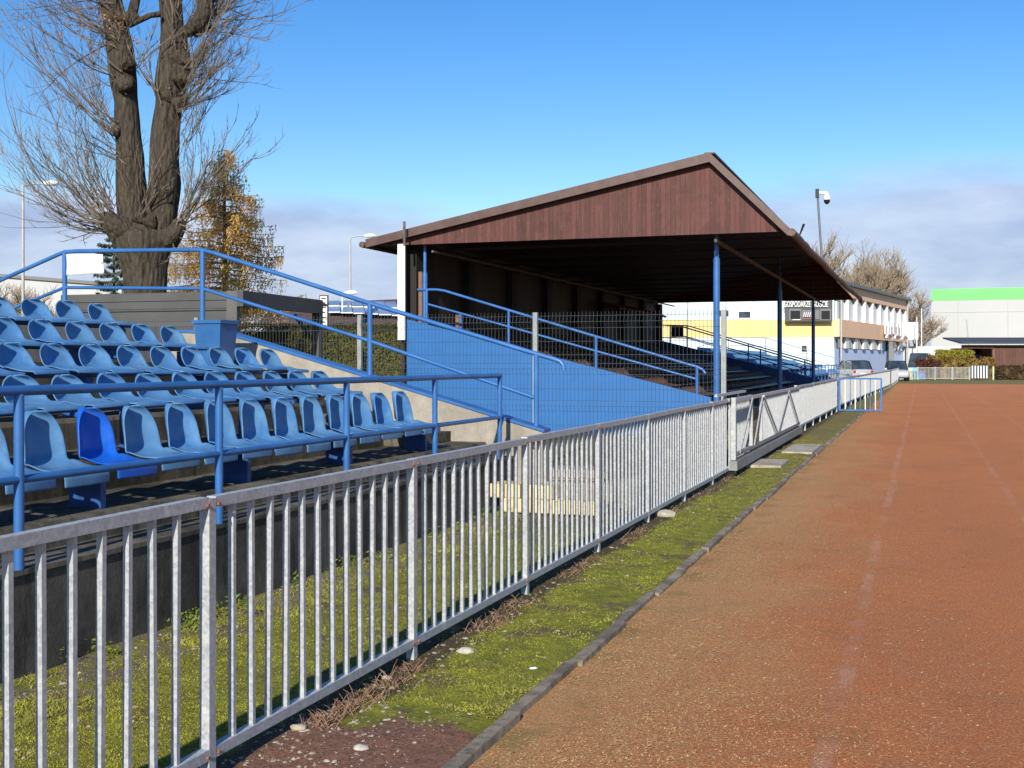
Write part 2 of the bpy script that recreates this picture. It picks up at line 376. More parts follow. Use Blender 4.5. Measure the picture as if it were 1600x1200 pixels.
# loose ground cover, all of it too small and too many to count
def scatter_y(y0, y1): # denser near the camera
    q = rnd.random(); return 1 / ((1 / y0) * (1 - q) + (1 / y1) * q)
gb = MB()
def clump(x, y):
    v = noise.noise((x * 1.3, y * 1.3, 9)); return v
cnt = 0
while cnt < 120000:
    x = rnd.uniform(-4.25, -1.80); y = scatter_y(2.8, 26)
    if clump(x, y) + .5 * noise.noise((x * 4, y * 4, 1)) < -.25 + .5 * rnd.random() - .25: continue
    if x > -2.72 and y < 4.8 + .5 * noise.noise((x * 2, y, 0)): continue
    if -2.7 < x < -2.45 and rnd.random() < .85: continue
    wall = x < -3.7
    h = rnd.uniform(.003, .0105) * (1.0 + (1.8 if wall and noise.noise((x * 2, y * 2, 5)) > 0 else 0)); a = rnd.uniform(0, 6.28); w = rnd.uniform(.0014, .0032) + y * .00020
    z = vz(x, y) - .002; dx, dy = math.cos(a) * w, math.sin(a) * w; l = rnd.uniform(-1.6, 1.6) * h; m = rnd.uniform(-1.6, 1.6) * h
    n = len(gb.v); gb.v += [(x - dx, y - dy, z), (x + dx, y + dy, z), (x + l, y + m, z + h)]; gb.f.append((n, n + 1, n + 2)); cnt += 1
def m_grass():
    t = NT('short grass and moss'); v = t.geo()
    c = t.mix(t.rng(t.noise(2.2, 6, .7, v), .38, .62), (.36, .37, .034), (.23, .245, .034))
    c = t.mix(t.rng(t.noise(60, 3, .6, v), .50, .62, 0, .8), c, (.25, .18, .085))
    c = t.mix(t.rng(t.noise(90, 3, .6, t.geo((1, 1, .3))), .55, .66, 0, .8), c, (.42, .38, .16))
    c = t.mix(t.rng(t.noise(5, 7, .75, v), .50, .62, 0, .85), c, (.17, .115, .06))
    return t.done(c, .9, spec=.1)
GRASS = m_grass()
tag(gb.build('grass', GRASS, fix=False), 'short yellow green grass and moss on the verge under the grey fence', 'grass', kind='stuff')
# taller weeds at the wall foot
wb = MB()
for i in range(150):
    y = scatter_y(3.0, 13); x = -4.27 + abs(rnd.gauss(0, .13)); z = vz(x, y)
    if noise.noise((y * 1.4, 0, 2)) < -.05: continue
    for k in range(rnd.randint(14, 34)):
        a = rnd.uniform(0, 6.28); r = rnd.uniform(.0, .07); h = rnd.uniform(.015, .095); lx = x + math.cos(a) * r; ly = y + math.sin(a) * r
        c = Vector((lx, ly, z + h)); d = Vector((rnd.uniform(-1, 1), rnd.uniform(-1, 1), rnd.uniform(-.2, .8))).normalized() * rnd.uniform(.01, .022)
        e = d.cross(Vector((rnd.random(), rnd.random(), rnd.random()))).normalized() * rnd.uniform(.004, .008)
        wb.quad(c - d, c + e, c + d, c - e)
tag(wb.build('weeds', m_leaf('weed leaves', [(.10, .17, .025), (.19, .24, .04), (.07, .12, .02)], sc=6), fix=False), 'green leafy weeds growing along the foot of the dark retaining wall', 'weeds', kind='stuff')
# pebbles
pb = MB()
def pebble(x, y, z, r):
    n = len(pb.v); a = rnd.uniform(0, 6.28); sx, sy, sz = r * rnd.uniform(.7, 1.5), r * rnd.uniform(.6, 1.1), r * rnd.uniform(.35, .7)
    rot = Matrix.Rotation(a, 3, 'Z')
    for k in range(6):
        t = k / 6 * 6.283; q = rot @ Vector((math.cos(t) * sx * rnd.uniform(.8, 1.1), math.sin(t) * sy * rnd.uniform(.8, 1.1), 0)); pb.v.append((x + q.x, y + q.y, z + sz * .1))
    for k in range(3):
        t = k / 3 * 6.283 + .4; q = rot @ Vector((math.cos(t) * sx * .5, math.sin(t) * sy * .5, 0)); pb.v.append((x + q.x, y + q.y, z + sz))
    for k in range(6): pb.f.append((n + k, n + (k + 1) % 6, n + 6 + ((k + (1 if k % 2 else 0)) // 2) % 3))
    for k in range(3): pb.f.append((n + 6 + k, n + 2 * k + 1, n + 6 + (k + 1) % 3))
    pb.f.append((n + 6, n + 7, n + 8))
for i in range(1500):
    y = scatter_y(2.8, 22); x = rnd.choice((rnd.gauss(-2.5, .12), rnd.gauss(-4.05, .15), rnd.uniform(-4.2, -1.9)))
    if not -4.28 < x < -1.9: continue
    pebble(x, y, vz(x, y), rnd.choice((.004, .005, .006, .008, .012)) + .0003 * y)
for i in range(330):
    x = rnd.uniform(-2.75, -1.92); y = rnd.uniform(3.9, 4.9); pebble(x, y, vz(x, y), rnd.choice((.003, .004, .005, .006, .012)))
for i in range(900):
    x = -1.69 + abs(rnd.gauss(0, 1.6)); y = scatter_y(3.2, 18); pebble(x, y, 0, rnd.uniform(.003, .006))
tag(pb.build('pebbles', simple('pebbles', (.20, .165, .12), (.34, .30, .24), 19, .85), fix=False), 'small pale pebbles scattered along the verge and on the track', 'pebbles', kind='stuff')
# a few larger stones one can count
def stone(px, py, r, lab, col):
    s = (EYE - .03) * F / (py - HOR); x, y = XY(px, s); b = MB(); bm = bmesh.new(); bmesh.ops.create_icosphere(bm, subdivisions=2, radius=1)
    for v in bm.verts:
        k = 1 + .28 * noise.noise(v.co * 1.3 + Vector((px, py, 0))); v.co = Vector((v.co.x * r * k, v.co.y * r * .75 * k, v.co.z * r * .45 * k))
    me = bpy.data.meshes.new('stone'); bm.to_mesh(me); bm.free(); me.materials.append(col)
    o = bpy.data.objects.new('stone', me); COL.objects.link(o); o.location = (x, y, vz(x, y) + r * .12); tag(o, lab, 'stone', 'stones on the verge')
STONEW = simple('pale stone', (.33, .31, .26), (.46, .44, .38), 30, .85, bump=.3); STONEB = simple('tan stone', (.33, .27, .18), (.42, .36, .27), 30, .85, bump=.3)
stone(728, 1017, .05, 'pale flat stone on green moss in front of the third fence post', STONEW)
stone(834, 1040, .022, 'small bright white stone alone on the moss near the kerb', WHITE)
stone(466, 1140, .038, 'rounded tan stone in the gravel below the first full fence panel', STONEB)
stone(563, 1168, .034, 'grey stone lying on the bare brown soil patch near the kerb', STONEW)
stone(1040, 806, .11, 'broken grey concrete lump under the fence in front of its seventh post', CONCSLAB)
stone(1312, 733, .05, 'bright chip of stone on the moss just before the gate slabs', WHITE) if False else None
stone(604, 1055, .03, 'oval pale pebble beside the dry stalks near the second fence post', STONEW)
# straw flakes beside the kerb
fb = MB(); cnt = 0
while cnt < 42000:
    x = -1.70 + abs(rnd.gauss(0, .95)); y = scatter_y(3.4, 24)
    if noise.noise((x * 1.2, y * .7, 4)) < -.25 + .5 * rnd.random() - .2 + max(0, x) * .1: continue
    a = rnd.uniform(0, 6.28); l = rnd.uniform(.002, .007) + .0004 * y; w = l * rnd.uniform(.3, .7); z = rnd.uniform(.002, .006)
    d = Vector((math.cos(a) * l, math.sin(a) * l, rnd.uniform(-.002, .004))); e = Vector((-math.sin(a) * w, math.cos(a) * w, rnd.uniform(-.002, .003))); c = Vector((x, y, z))
    n = len(fb.v); fb.v += [tuple(c - d), tuple(c + d), tuple(c + e)]; fb.f.append((n, n + 1, n + 2)); cnt += 1
tag(fb.build('straw', m_leaf('dry straw bits', [(.58, .38, .16), (.22, .11, .05), (.66, .50, .28)], sc=45), fix=False), 'dry straw and plant bits strewn over the track edge beside the kerb', 'straw', kind='stuff')
# dry stalks under the fence
sb = MB()
for i in range(900):
    y = scatter_y(4.4, 16); x = rnd.gauss(-2.48, .045); z = vz(x, y)
    if noise.noise((y * 1.1, 3, 3)) < -.1: continue
    h = rnd.uniform(.03, .10); a = rnd.uniform(0, 6.28); q = Vector((x, y, z)); tdir = Vector((math.cos(a) * h * .7, math.sin(a) * h * .7, h * rnd.uniform(.2, .9)))
    sb.tube([q, q + tdir * .6 + Vector((0, 0, h * .12)), q + tdir], [.0018, .0015, .0008], 3, False)
tag(sb.build('dry_stalks', simple('dry stalks', (.20, .10, .06), (.30, .19, .12), 9, .9), fix=False), 'brown dry stalks tangled under the bottom rail of the grey fence', 'dry plants', kind='stuff')

# ---------------------------------------------------------------- blue open stands
ORD = ['', 'first', 'second', 'third', 'fourth', 'fifth', 'sixth', 'seventh', 'eighth', 'ninth', 'tenth', 'eleventh', 'twelfth', 'thirteenth', 'fourteenth', 'fifteenth', 'sixteenth', 'seventeenth', 'eighteenth', 'nineteenth', 'twentieth', 'twenty first', 'twenty second', 'twenty third', 'twenty fourth', 'twenty fifth', 'twenty sixth', 'twenty seventh']
ROWN = ['front', 'second', 'third', 'fourth', 'top']
SL = [5.09 + .81 * i for i in range(5)]                 # backs of the five rows
PAN = [.985, 1.18, 1.425, 1.675, 1.915]
TE = [4.62 + .81 * i for i in range(5)]; TZ = [.72, .94, 1.18, 1.42, 1.66]
LEDGE = .573
def stand(y0, y1, walls, name, label, k=1.0, dz=0.0):
    # k: how deep and steep the steps are, dz: how far its lowest step lies below the near stand's
    lx = lambda L: L * k
    lz = lambda z: z * k + dz
    t = thing(name, label, 'stand', (-lx(4.29), y0, 0)); le = lz(LEDGE)
    fw = MB(); fw.box(-lx(4.29) - .30, -lx(4.29), y0, y1, -.1, le - .03); fw.build('front_wall', CONCDARK, t)
    lg = MB(); lg.box(-lx(TE[0]) - .02, -lx(4.29) + .015, y0, y1, le - .028, le); lg.build('ledge', CONCSTEP, t)
    st = MB()
    for i in range(5):
        b = lx(TE[i + 1] if i < 4 else 8.85)
        x0 = -b - .03; x1 = -lx(TE[i]); n = len(st.v); ks = int((y1 - y0) / .12) if y1 < 20 else 4
        for q_ in range(ks + 1):
            yy = y0 + (y1 - y0) * q_ / ks; j = .022 * noise.noise((yy * 2.2, i * 7, 0)) + .010 * noise.noise((yy * 9, i * 7, 5)); jz = .012 * noise.noise((yy * 4, i, 9))
            if i > 0: j *= .6; jz *= .6
            zt = lz(TZ[i]) - .002 * i; zb = -.1 if i == 0 else lz(TZ[i - 1]) - .3
            for q in ((x0, zb), (x1 + j, zb), (x1 + j, zt - .03 + jz), (x1 + j - .022, zt + jz), (x1 - .12, zt), (x0, zt)): st.v.append((q[0], yy, q[1]))
        for q_ in range(ks):
            for e in range(6): a = n + q_ * 6 + e; c = n + q_ * 6 + (e + 1) % 6; st.f.append((a, c, c + 6, a + 6))
        st.f.append(tuple(range(n, n + 6))); st.f.append(tuple(range(n + ks * 6, n + ks * 6 + 6))[::-1])
    st.build('concrete_step', CONCSTEP, t)
    MB().box(-lx(9.05), -lx(8.86), y0, y1, -.1, lz(2.05)).build('rear_parapet', CONCLIGHT, t)
    for (wy, side) in walls:
        w = MB(); a, b = wy, wy + .22 * side; lo, hi = min(a, b), max(a, b)
        poly = [(-lx(3.96), lo, -.1), (-lx(3.96), lo, lz(.84)), (-lx(8.0), lo, lz(1.95)), (-lx(9.2), lo, lz(2.02)), (-lx(9.2), lo, -.1)]
        w.prism(poly, (0, hi - lo, 0)); e = w.build('end_wall', CONCLIGHT, t)
        cp = MB(); cp.prism([(-lx(3.94), lo - .015, lz(.845)), (-lx(3.94), lo - .015, lz(.875)), (-lx(8.0), lo - .015, lz(1.985)), (-lx(9.22), lo - .015, lz(2.055)), (-lx(9.22), lo - .015, lz(2.023)), (-lx(8.0), lo - .015, lz(1.953))], (0, hi - lo + .03, 0)); cp.build('coping', BLUE, e)
        hs = MB()
        for i in range(4):
            hs.box(-lx(TE[i + 1]) - .01, -lx(TE[i + 1]) + .37, min(wy - side * .003, wy - side * 1.0), max(wy - side * .003, wy - side * 1.0), lz(TZ[i]) + .004, lz(TZ[i]) + .115)
        hs.build('half_step', CONCSTEP, t)
    return t

# the chairs: a tall bucket for the front row, a low one for the rows behind, the low one in brown for the grandstand
def prof_tall():
    out = []; nv = 40
    for k in range(nv):
        q = k / (nv - 1)
        if q < .45:
            h = .335; z = h - (q / .45) * (h - .065); f = (z - .065) / (h - .065); x = -.060 + .060 * (1 - f) ** 1.1 + .010 * math.sin(f * 3.14)
            tt = max(0, (z - .16) / (h - .16 + .002)); w = .150 * max(1e-4, (1 - min(.985, tt) ** 2.3)) ** (1 / 2.3) + .028 * (1 - f); cx, cz = .090, 0
        elif q < .60:
            a = (q - .45) / .15; z = .065 * (1 - a) ** 2; x = .12 * a; w = .178 + .026 * a; cx, cz = .09 * (1 - a) ** 1.3, .045 * a
        elif q < .78:
            a = (q - .60) / .18; z = -.008 * math.sin(a * 3.14) + .012 * a; x = .12 + a * .20; w = .204 + .004 * a; cx, cz = 0, .045 * (1 - a) ** 1.2 - .010 * a
        else:
            a0 = (q - .78) / .22; a = min(1, a0 / .6) * math.pi / 2; z = .012 - .055 * (1 - math.cos(a)) - .050 * max(0, (a0 - .6) / .4); x = .32 + .085 * math.sin(a); w = .208 - .006 * a0; cx, cz = -.012 * math.sin(a), -.010 * math.cos(a)
        out.append((x, z, w, cx, cz))
    return out
def prof_low():
    out = []; nv = 32
    for k in range(nv):
        q = k / (nv - 1)
        if q < .36:
            h = .205; z = h - (q / .36) * (h - .055); f = (z - .055) / (h - .055); x = -.075 + .070 * (1 - f) ** 1.2
            tt = max(0, (z - .075) / (h - .075 + .002)); w = .178 * max(1e-4, (1 - min(.985, tt) ** 2.2)) ** (1 / 2.2) + .012 * (1 - f); cx, cz = .075, .0
        elif q < .58:
            a = (q - .36) / .22; z = .055 * (1 - a) ** 2; x = -.005 + .155 * a; w = .190 + .016 * a; cx, cz = .075 * (1 - a) ** 1.3, .030 * a
        elif q < .90:
            a = (q - .58) / .32; z = -.006 * math.sin(a * 3.14) + .004 * a; x = .15 + a * .24; w = .206 + .004 * a; cx, cz = 0, .030 * (1 - a) ** 1.3 - .008 * a
        else:
            a = (q - .90) / .10 * math.pi / 2; z = .004 - .040 * (1 - math.cos(a)); x = .39 + .035 * math.sin(a); w = .210 - .012 * a; cx, cz = -.012 * math.sin(a), -.008 * math.cos(a)
        out.append((x, z, w, cx, cz))
    return out
def make_chair(mat, name, prof):
    nu = 17; b = MB(); nv = len(prof)
    for (x, z, w, cx, cz) in prof:
        for i in range(nu):
            e = -1 + 2 * i / (nu - 1); k = abs(e) ** 2.4
            b.v.append((x + cx * k, e * w, z + cz * k))
    for k in range(nv - 1):
        for i in range(nu - 1): a = k * nu + i; b.f.append((a, a + 1, a + 1 + nu, a + nu))
    o = b.build(name, mat)
    m = o.modifiers.new('s', 'SOLIDIFY'); m.thickness = .011; m.offset = -1
    m2 = o.modifiers.new('b', 'SUBSURF'); m2.levels = 1; m2.render_levels = 1
    dg = bpy.context.evaluated_depsgraph_get(); me = bpy.data.meshes.new_from_object(o.evaluated_get(dg)); me.name = name
    o.modifiers.clear(); o.data = me
    for p in me.polygons: p.use_smooth = True
    return o
tall0 = make_chair(SEAT, 'stadium_chair', prof_tall()); low0 = make_chair(SEAT, 'stadium_chair', prof_low()); brown0 = make_chair(SEATBROWN, 'stadium_chair', prof_low())
newmesh = tall0.data.copy(); newmesh.materials.clear(); newmesh.materials.append(SEATNEW); used = set()
def place_chair(src, x, y, z, label, group, new=False):
    if src.name not in used: o = src; used.add(src.name)
    else: o = src.copy(); COL.objects.link(o); used.add(o.name)
    if new: o.data = newmesh
    o.location = (x, y, z); o.rotation_euler = (rnd.uniform(-.02, .02), rnd.uniform(-.035, .035), rnd.uniform(-.05, .05))
    return tag(o, label, 'chair', group)
def chair_mass(src, spots, label):   # the chairs past the first three hundred, one object
    vs = [tuple(v.co) for v in src.data.vertices]; fs = [tuple(p.vertices) for p in src.data.polygons]; b = MB(); bm = bmesh.new(); bm.from_mesh(src.data)
    # a lighter version of the same shell
    bmesh.ops.dissolve_limit(bm, angle_limit=R(6), verts=bm.verts, edges=bm.edges); bm.verts.index_update()
    vs = [v.co.copy() for v in bm.verts]; fs = [[v.index for v in f.verts] for f in bm.faces]; bm.free()
    for p in spots:
        n = len(b.v); b.v += [(v.x + p[0], v.y + p[1], v.z + p[2]) for v in vs]; b.f += [tuple(i + n for i in f) for f in fs]
    return tag(b.build('stadium_chairs', src.data.materials[0], fix=False), label, 'chairs', kind='stuff')
def Yof(L, w):
    s = F * L / CT * w; return (s - L * ST) / CT
firstw = [.000713, .000695, .000724, .000715, .00071]; counts = [12, 10, 8, 5, 3]; dws = [.0000455, .0000392, .0000345, .0000311, .000028]
PAN = [.985, 1.325, 1.56, 1.80, 2.045]
for r in range(5):
    L = SL[r]; y_first = Yof(L, firstw[r]); n = counts[r]; y_last = Yof(L, firstw[r] + dws[r] * (n - 1)); p = (y_last - y_first) / (n - 1)
    for k in range(-3, n):
        fromend = n - k; yy = y_first + p * k + (.09 if r == 0 else .17)
        if r == 0 and k == 1: lab = 'bright cobalt blue chair in the front row, newer and brighter than all others'
        elif fromend == 1: lab = 'faded blue chair nearest the stair aisle in the %s row' % ROWN[r]
        elif fromend < len(ORD): lab = 'faded blue chair, %s from the stair aisle in the %s row' % (ORD[fromend], ROWN[r])
        place_chair(tall0 if r == 0 else low0, -L, yy, PAN[r] + rnd.uniform(-.006, .006), lab, 'faded blue chairs in the near open stand', new=(r == 0 and k == 1))
    fr = thing('chair_frame', 'blue steel frame carrying the %s row of chairs in the near stand' % ROWN[r], 'frame', (-L + .2, y_first - 1, TZ[r]), 'chair frames of the near open stand')
    MB().box(-L + .12, -L + .16, y_first - 1.4, y_last + .42, PAN[r] - .065, PAN[r] - .025).box(-L + .26, -L + .30, y_first - 1.4, y_last + .42, PAN[r] - .055, PAN[r] - .018).build('beam', FRAMEBLUE, fr)
    yy = y_last + .2
    if r == 0: yy = Yof(4.9, .00126)
    while yy > y_first - 1.4:
        MB().box(-L + .09, -L + .33, yy - .025, yy + .025, TZ[r] - .03, PAN[r] - .066).build('leg', FRAMEBLUE, fr); yy -= 1.64

stand(.5, 12.15, [(12.15, 1)], 'concrete_stand', 'near open concrete stand with stepped rows of faded blue chairs')

def rail_set(t, pts, mids, posts, mat, r=.027, rp=.029):
    b = MB(); b.tube(pts, r, 10); b.build('top_rail', mat, t, True)
    b = MB(); b.tube(mids, r * .82, 10); b.build('middle_rail', mat, t, True)
    for (x, y, z0, z1) in posts: b = MB(); b.tube([(x, y, z0), (x, y, z1)], rp, 10); b.build('post', mat, t, True)
fy = [Yof(4.30, .000709 + .000202 * k) for k in range(-2, 5)]
t = thing('handrail', 'faded blue tube railing running level in front of the near blue chairs', 'railing', (-4.30, fy[-1], LEDGE)); X = -4.30
rail_set(t, [(X, .5, 1.476), (X, fy[-1] + .02, 1.476)], [(X, .5, 1.026), (X, fy[-1], 1.026)], [(X, y, LEDGE - .02, 1.46) for y in fy], BLUE, .026, .026)
def side_rail(y, mat, label, k=1.0, dz=0.0):
    t = thing('handrail', label, 'railing', (-4.07 * k, y, .85 * k + dz)); S_ = lambda p: (p[0] * k, p[1], p[2] * k + dz)
    top = [(-12.4, y, 2.50), (-11.76, y, 2.68), (-10.70, y, 3.03), (-10.58, y, 3.065), (-10.40, y, 3.07), (-8.62, y, 3.03), (-8.46, y, 3.02), (-8.30, y, 2.98), (-6.14, y, 2.315), (-4.07, y, 1.713), (-3.86, y, 1.655), (-3.79, y, 1.63), (-3.755, y, 1.59), (-3.75, y, 1.53)]
    mid = [(-12.4, y, 2.04), (-10.58, y, 2.60), (-8.46, y, 2.54), (-6.14, y, 1.87), (-4.07, y, 1.215)]
    rail_set(t, [S_(p) for p in top], [S_(p) for p in mid], [(x * k, y, a * k + dz, b * k + dz) for (x, a, b) in ((-8.46, 1.9, 3.02), (-10.58, 1.7, 3.05), (-6.14, 1.4, 2.31), (-4.07, .8, 1.71), (-12.4, .0, 2.5))], mat, .027, .031)
side_rail(12.26, BLUE, 'tall blue tube railing climbing the light concrete end wall beside the stair aisle')
sh = MB(); yy = 12.22; x0 = -10.52; x1 = -9.93; n = 10
for i in range(n + 1):
    for j in range(n + 1):
        u = i / n; w = j / n; sh.v.append((x0 + (x1 - x0) * u, yy + .012 * math.sin(u * 5 + w * 3), 3.03 - .275 * w + (-.02 * u if w < .5 else .01 * u)))
for i in range(n):
    for j in range(n): q = i * (n + 1) + j; sh.f.append((q, q + 1, q + n + 2, q + n + 1))
o = sh.build('plastic_sheet', WHITE, smooth=True); m = o.modifiers.new('s', 'SOLIDIFY'); m.thickness = .006; tag(o, 'white rectangular sheet tied under the top rail left of the big tree', 'sheet')
bt = thing('waste_bin', 'tapered blue square waste bin at the top of the stair aisle', 'waste bin', (-7.72, 11.45, 1.42))
def taper(b, cx, cy, z0, z1, a0, a1):
    n = len(b.v)
    for z, a in ((z0, a0), (z1, a1)): b.v += [(cx - a, cy - a, z), (cx + a, cy - a, z), (cx + a, cy + a, z), (cx - a, cy + a, z)]
    b.f += [(n, n+1, n+5, n+4), (n+1, n+2, n+6, n+5), (n+2, n+3, n+7, n+6), (n+3, n, n+4, n+7)]
b = MB(); taper(b, -7.72, 11.45, 1.42, 2.09, .13, .18); taper(b, -7.72, 11.45, 2.09, 1.46, .16, .115); b.quad((-7.86, 11.31, 1.44), (-7.58, 11.31, 1.44), (-7.58, 11.59, 1.44), (-7.86, 11.59, 1.44))
BIN = m_blue('blue bin plastic', (.022, .10, .26), False); b.build('bin_body', BIN, bt, fix=False)
b = MB(); c = (-7.72, 11.45)
for (x0, x1, y0, y1) in ((-.195, .195, -.195, -.16), (-.195, .195, .16, .195), (-.195, -.16, -.16, .16), (.16, .195, -.16, .16)): b.box(c[0] + x0, c[0] + x1, c[1] + y0, c[1] + y1, 2.065, 2.105)
b.build('bin_rim', BIN, bt)

# far open stand beyond the grandstand: deeper steps, set lower
KF, DF = 1.25, -.405
stand(54.9, 84.0, [(54.9, -1), (84.0, 1)], 'concrete_stand', 'far open concrete stand with blue chairs beyond the roofed grandstand', KF, DF)
mass = []
for r in range(5):
    L, Z = SL[r] * KF, (PAN[r] if r else 1.05) * KF + DF
    for k in range(53):
        yy = 56.9 + .505 * k
        if k < 10: place_chair(low0, -L, yy, Z, ('small blue chair in the %s row of the far open stand' % ROWN[r]) + (', nearest the grandstand' if k == 0 else ', %s from the grandstand' % ORD[k + 1]), 'blue chairs of the far open stand')
        else: mass.append((-L, yy, Z))
    fr = thing('chair_frame', 'dark blue frame under the %s row of the far stand' % ROWN[r], 'frame', (-L + .2, 56, TZ[r]), 'chair frames of the far open stand')
    MB().box(-L + .12, -L + .30, 56.5, 83.5, Z - .06, Z - .02).build('beam', FRAMEBLUE, fr)
    for k in range(9): MB().box(-L + .09, -L + .33, 57 + 3.1 * k, 57.06 + 3.1 * k, TZ[r] * KF + DF - .02, Z - .06).build('leg', FRAMEBLUE, fr)
for r in range(2):
    for k in range(14): mass.append((-SL[r] * KF, 86.6 + .505 * k, (PAN[r] if r else 1.05) * KF + DF))
chair_mass(low0, mass, 'distant rows of small blue chairs filling the far open stand')
side_rail(54.75, BLUEDARK, 'dark blue stair railing at the near end of the far open stand', KF, DF)
side_rail(84.15, MESHPOST, 'pale grey stair railing at the far end of the far open stand', KF, DF)
X = -4.3 * KF; t = thing('handrail', 'long blue front railing of the far open stand', 'railing', (X, 56, LEDGE))
rail_set(t, [(X, 56, 1.44), (X, 83, 1.44)], [(X, 56, .88), (X, 83, .88)], [(X, 56 + 2.4 * k, .3, 1.43) for k in range(12)], BLUE)
tb = thing('concrete_stand', 'low two row stand with blue chairs past the far stair railing', 'stand', (-6, 86, 0))
MB().box(-7.8, -5.9, 86, 94, -.1, .48).box(-7.8, -6.8, 86, 94, .482, .77).build('concrete_step', CONCSTEP, tb)

# ---------------------------------------------------------------- roofed grandstand
YG = 25.5; YE = 54.3
gs = thing('roofed_grandstand', 'wooden grandstand with brown gable roof and solid blue end wall', 'grandstand', (-7, YG, 0))
def wallz(L): return .855 + (L - 4.455) * .247
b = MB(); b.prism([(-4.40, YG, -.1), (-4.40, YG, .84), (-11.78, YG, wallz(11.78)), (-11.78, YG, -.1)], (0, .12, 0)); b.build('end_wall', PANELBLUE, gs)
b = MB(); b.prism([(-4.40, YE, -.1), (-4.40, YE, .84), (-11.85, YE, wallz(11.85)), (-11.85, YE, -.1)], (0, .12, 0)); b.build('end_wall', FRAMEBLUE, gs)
MB().box(-4.52, -4.42, YG + .125, YE - .005, -.1, .34).build('front_wall', CONCDARK, gs)
b = MB()
for i in range(7): b.box(-11.84, -(4.53 if i == 0 else 5.25 + .98 * (i - 1) + .3), YG + .125, YE - .005, -.1 + .003 * i, .36 + .24 * i)
b.build('concrete_step', CONCDARK, gs)
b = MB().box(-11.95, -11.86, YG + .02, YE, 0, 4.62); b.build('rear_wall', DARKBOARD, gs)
BP = simple('black posts', (.012, .010, .009), None, rough=.8)
yy = YG + .3
while yy < YE:
    MB().box(-11.858, -11.66, yy, yy + .45, 2.0, 4.38).build('wall_post', BP, gs); yy += 3.5
b = MB().box(-11.85, -11.76, YG + .4, YE - .4, 2.46, 2.56); b.build('wall_rail', BP, gs)
AP = (-4.38, 6.015); RE = (-12.75, 4.44); FE = (-2.685, 4.35)
def sag(x, y):
    q = (y - YG) / (YE - YG)
    return -.075 * math.sin(q * 3.1) + .045 * noise.noise((y * .35, 0, 0)) + .13 * q if x > -3.0 else 0
rb = MB(); ny = 24
def slope(b, A, B, th0, dz, y0, y1, nx=3):
    n = len(b.v); w = nx + 1
    for lay in (0, 1):
        for j in range(ny + 1):
            y = y0 + (y1 - y0) * j / ny
            for i in range(w):
                q = i / nx; x = A[0] + (B[0] - A[0]) * q; z = A[1] + (B[1] - A[1]) * q + dz + sag(x, y) * (1 if q == 1 and B is FE else 0); b.v.append((x, y, z - (th0 if lay else 0)))
    m = w * (ny + 1)
    for j in range(ny):
        for i in range(nx): a = n + j * w + i; b.f.append((a, a+1, a+1+w, a+w)); b.f.append((m+a, m+a+w, m+a+1+w, m+a+1))
        for i in (0, nx): a = n + j * w + i; b.f.append((a, a+w, a+w+m, a+m))
    for j in (0, ny):
        for i in range(nx): a = n + j * w + i; b.f.append((a, a+1, a+1+m, a+m))
slope(rb, AP, FE, .045, .15, YG - .24, YE + .3); slope(rb, AP, RE, .045, .15, YG - .24, YE + .3); roof = rb.build('roof', ROOFM, gs)
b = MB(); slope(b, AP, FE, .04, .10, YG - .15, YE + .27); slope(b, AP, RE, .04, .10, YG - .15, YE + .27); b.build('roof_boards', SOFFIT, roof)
for yq in (YG - .09, YE + .03):
    b = MB(); b.prism([(-12.5, yq, 4.4625), (-2.9, yq, 4.4475), (-3.03, yq, 4.635), (-4.38, yq, 6.09), (-12.5, yq, 4.53)], (0, .05, 0)); b.build('gable_boards', GABLE, gs)
def rake(A, B, y):
    b = MB(); A = Vector((A[0], y, A[1])); B = Vector((B[0], y, B[1]))
    b.prism([A + Vector((0, 0, .20)), B + Vector((0, 0, .17)), B + Vector((0, 0, -.03)), A + Vector((0, 0, -.005))], (0, .05, 0)); return b
rake(AP, RE, YG - .29).build('roof_trim', TRIM, roof); rake((AP[0] + .002, AP[1]), FE, YG - .292).build('roof_trim', TRIM, roof)
MB().bar((AP[0], YG - .28, AP[1] + .19), (AP[0], YE + .3, AP[1] + .19), .22, .03).build('ridge_cap', TRIM, roof)
b = MB(); pts = []
for j in range(49):
    y = YG - .3 + (YE + .8 - YG) * j / 48; pts.append((FE[0] + .07 + .02 * noise.noise((y * .6, 4, 0)), y, FE[1] + .05 + sag(-1.7, min(y, YE)) + .03 * noise.noise((y * 1.2, 0, 7)) - (.25 * max(0, y - YE) if y > YE else 0)))
b.tube(pts, [.085 + .018 * noise.noise((j * .7, 1, 1)) for j in range(49)], 10); b.build('gutter', RUSTY, roof, True)
b = MB(); b.tube([(RE[0] - .07, YG - .35, RE[1] + .04), (RE[0] - .07, YE + .3, RE[1] + .04)], .075, 10); b.build('gutter', RUSTY, roof, True)
LB = 4.37
BEAM = simple('grey tie beam', (.07, .06, .052), (.11, .10, .085), 5, .7)
MB().bar((-LB + .08, YG, 4.31), (-LB + .08, YE, 4.31), .06, .07).build('tie_beam', BEAM, gs)
MB().bar((-11.10, YG, 4.29), (-11.10, YE, 4.29), .05, .05).build('tie_beam', BEAM, gs)
b = MB(); yy = YG + .9
while yy < YE: b.box(-11.85, -2.95, yy, yy + .09, 4.38, 4.44); yy += 2.4
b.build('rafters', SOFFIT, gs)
for yy in (26.1, 38.4, 50.8):
    b = MB(); b.tube([(-LB, yy, -.1), (-LB, yy, 3.97)], .075, 14); b.tube([(-LB, yy, 3.97), (-LB, yy, 5.0)], .055, 12); b.build('roof_post', BLUE, gs, True)
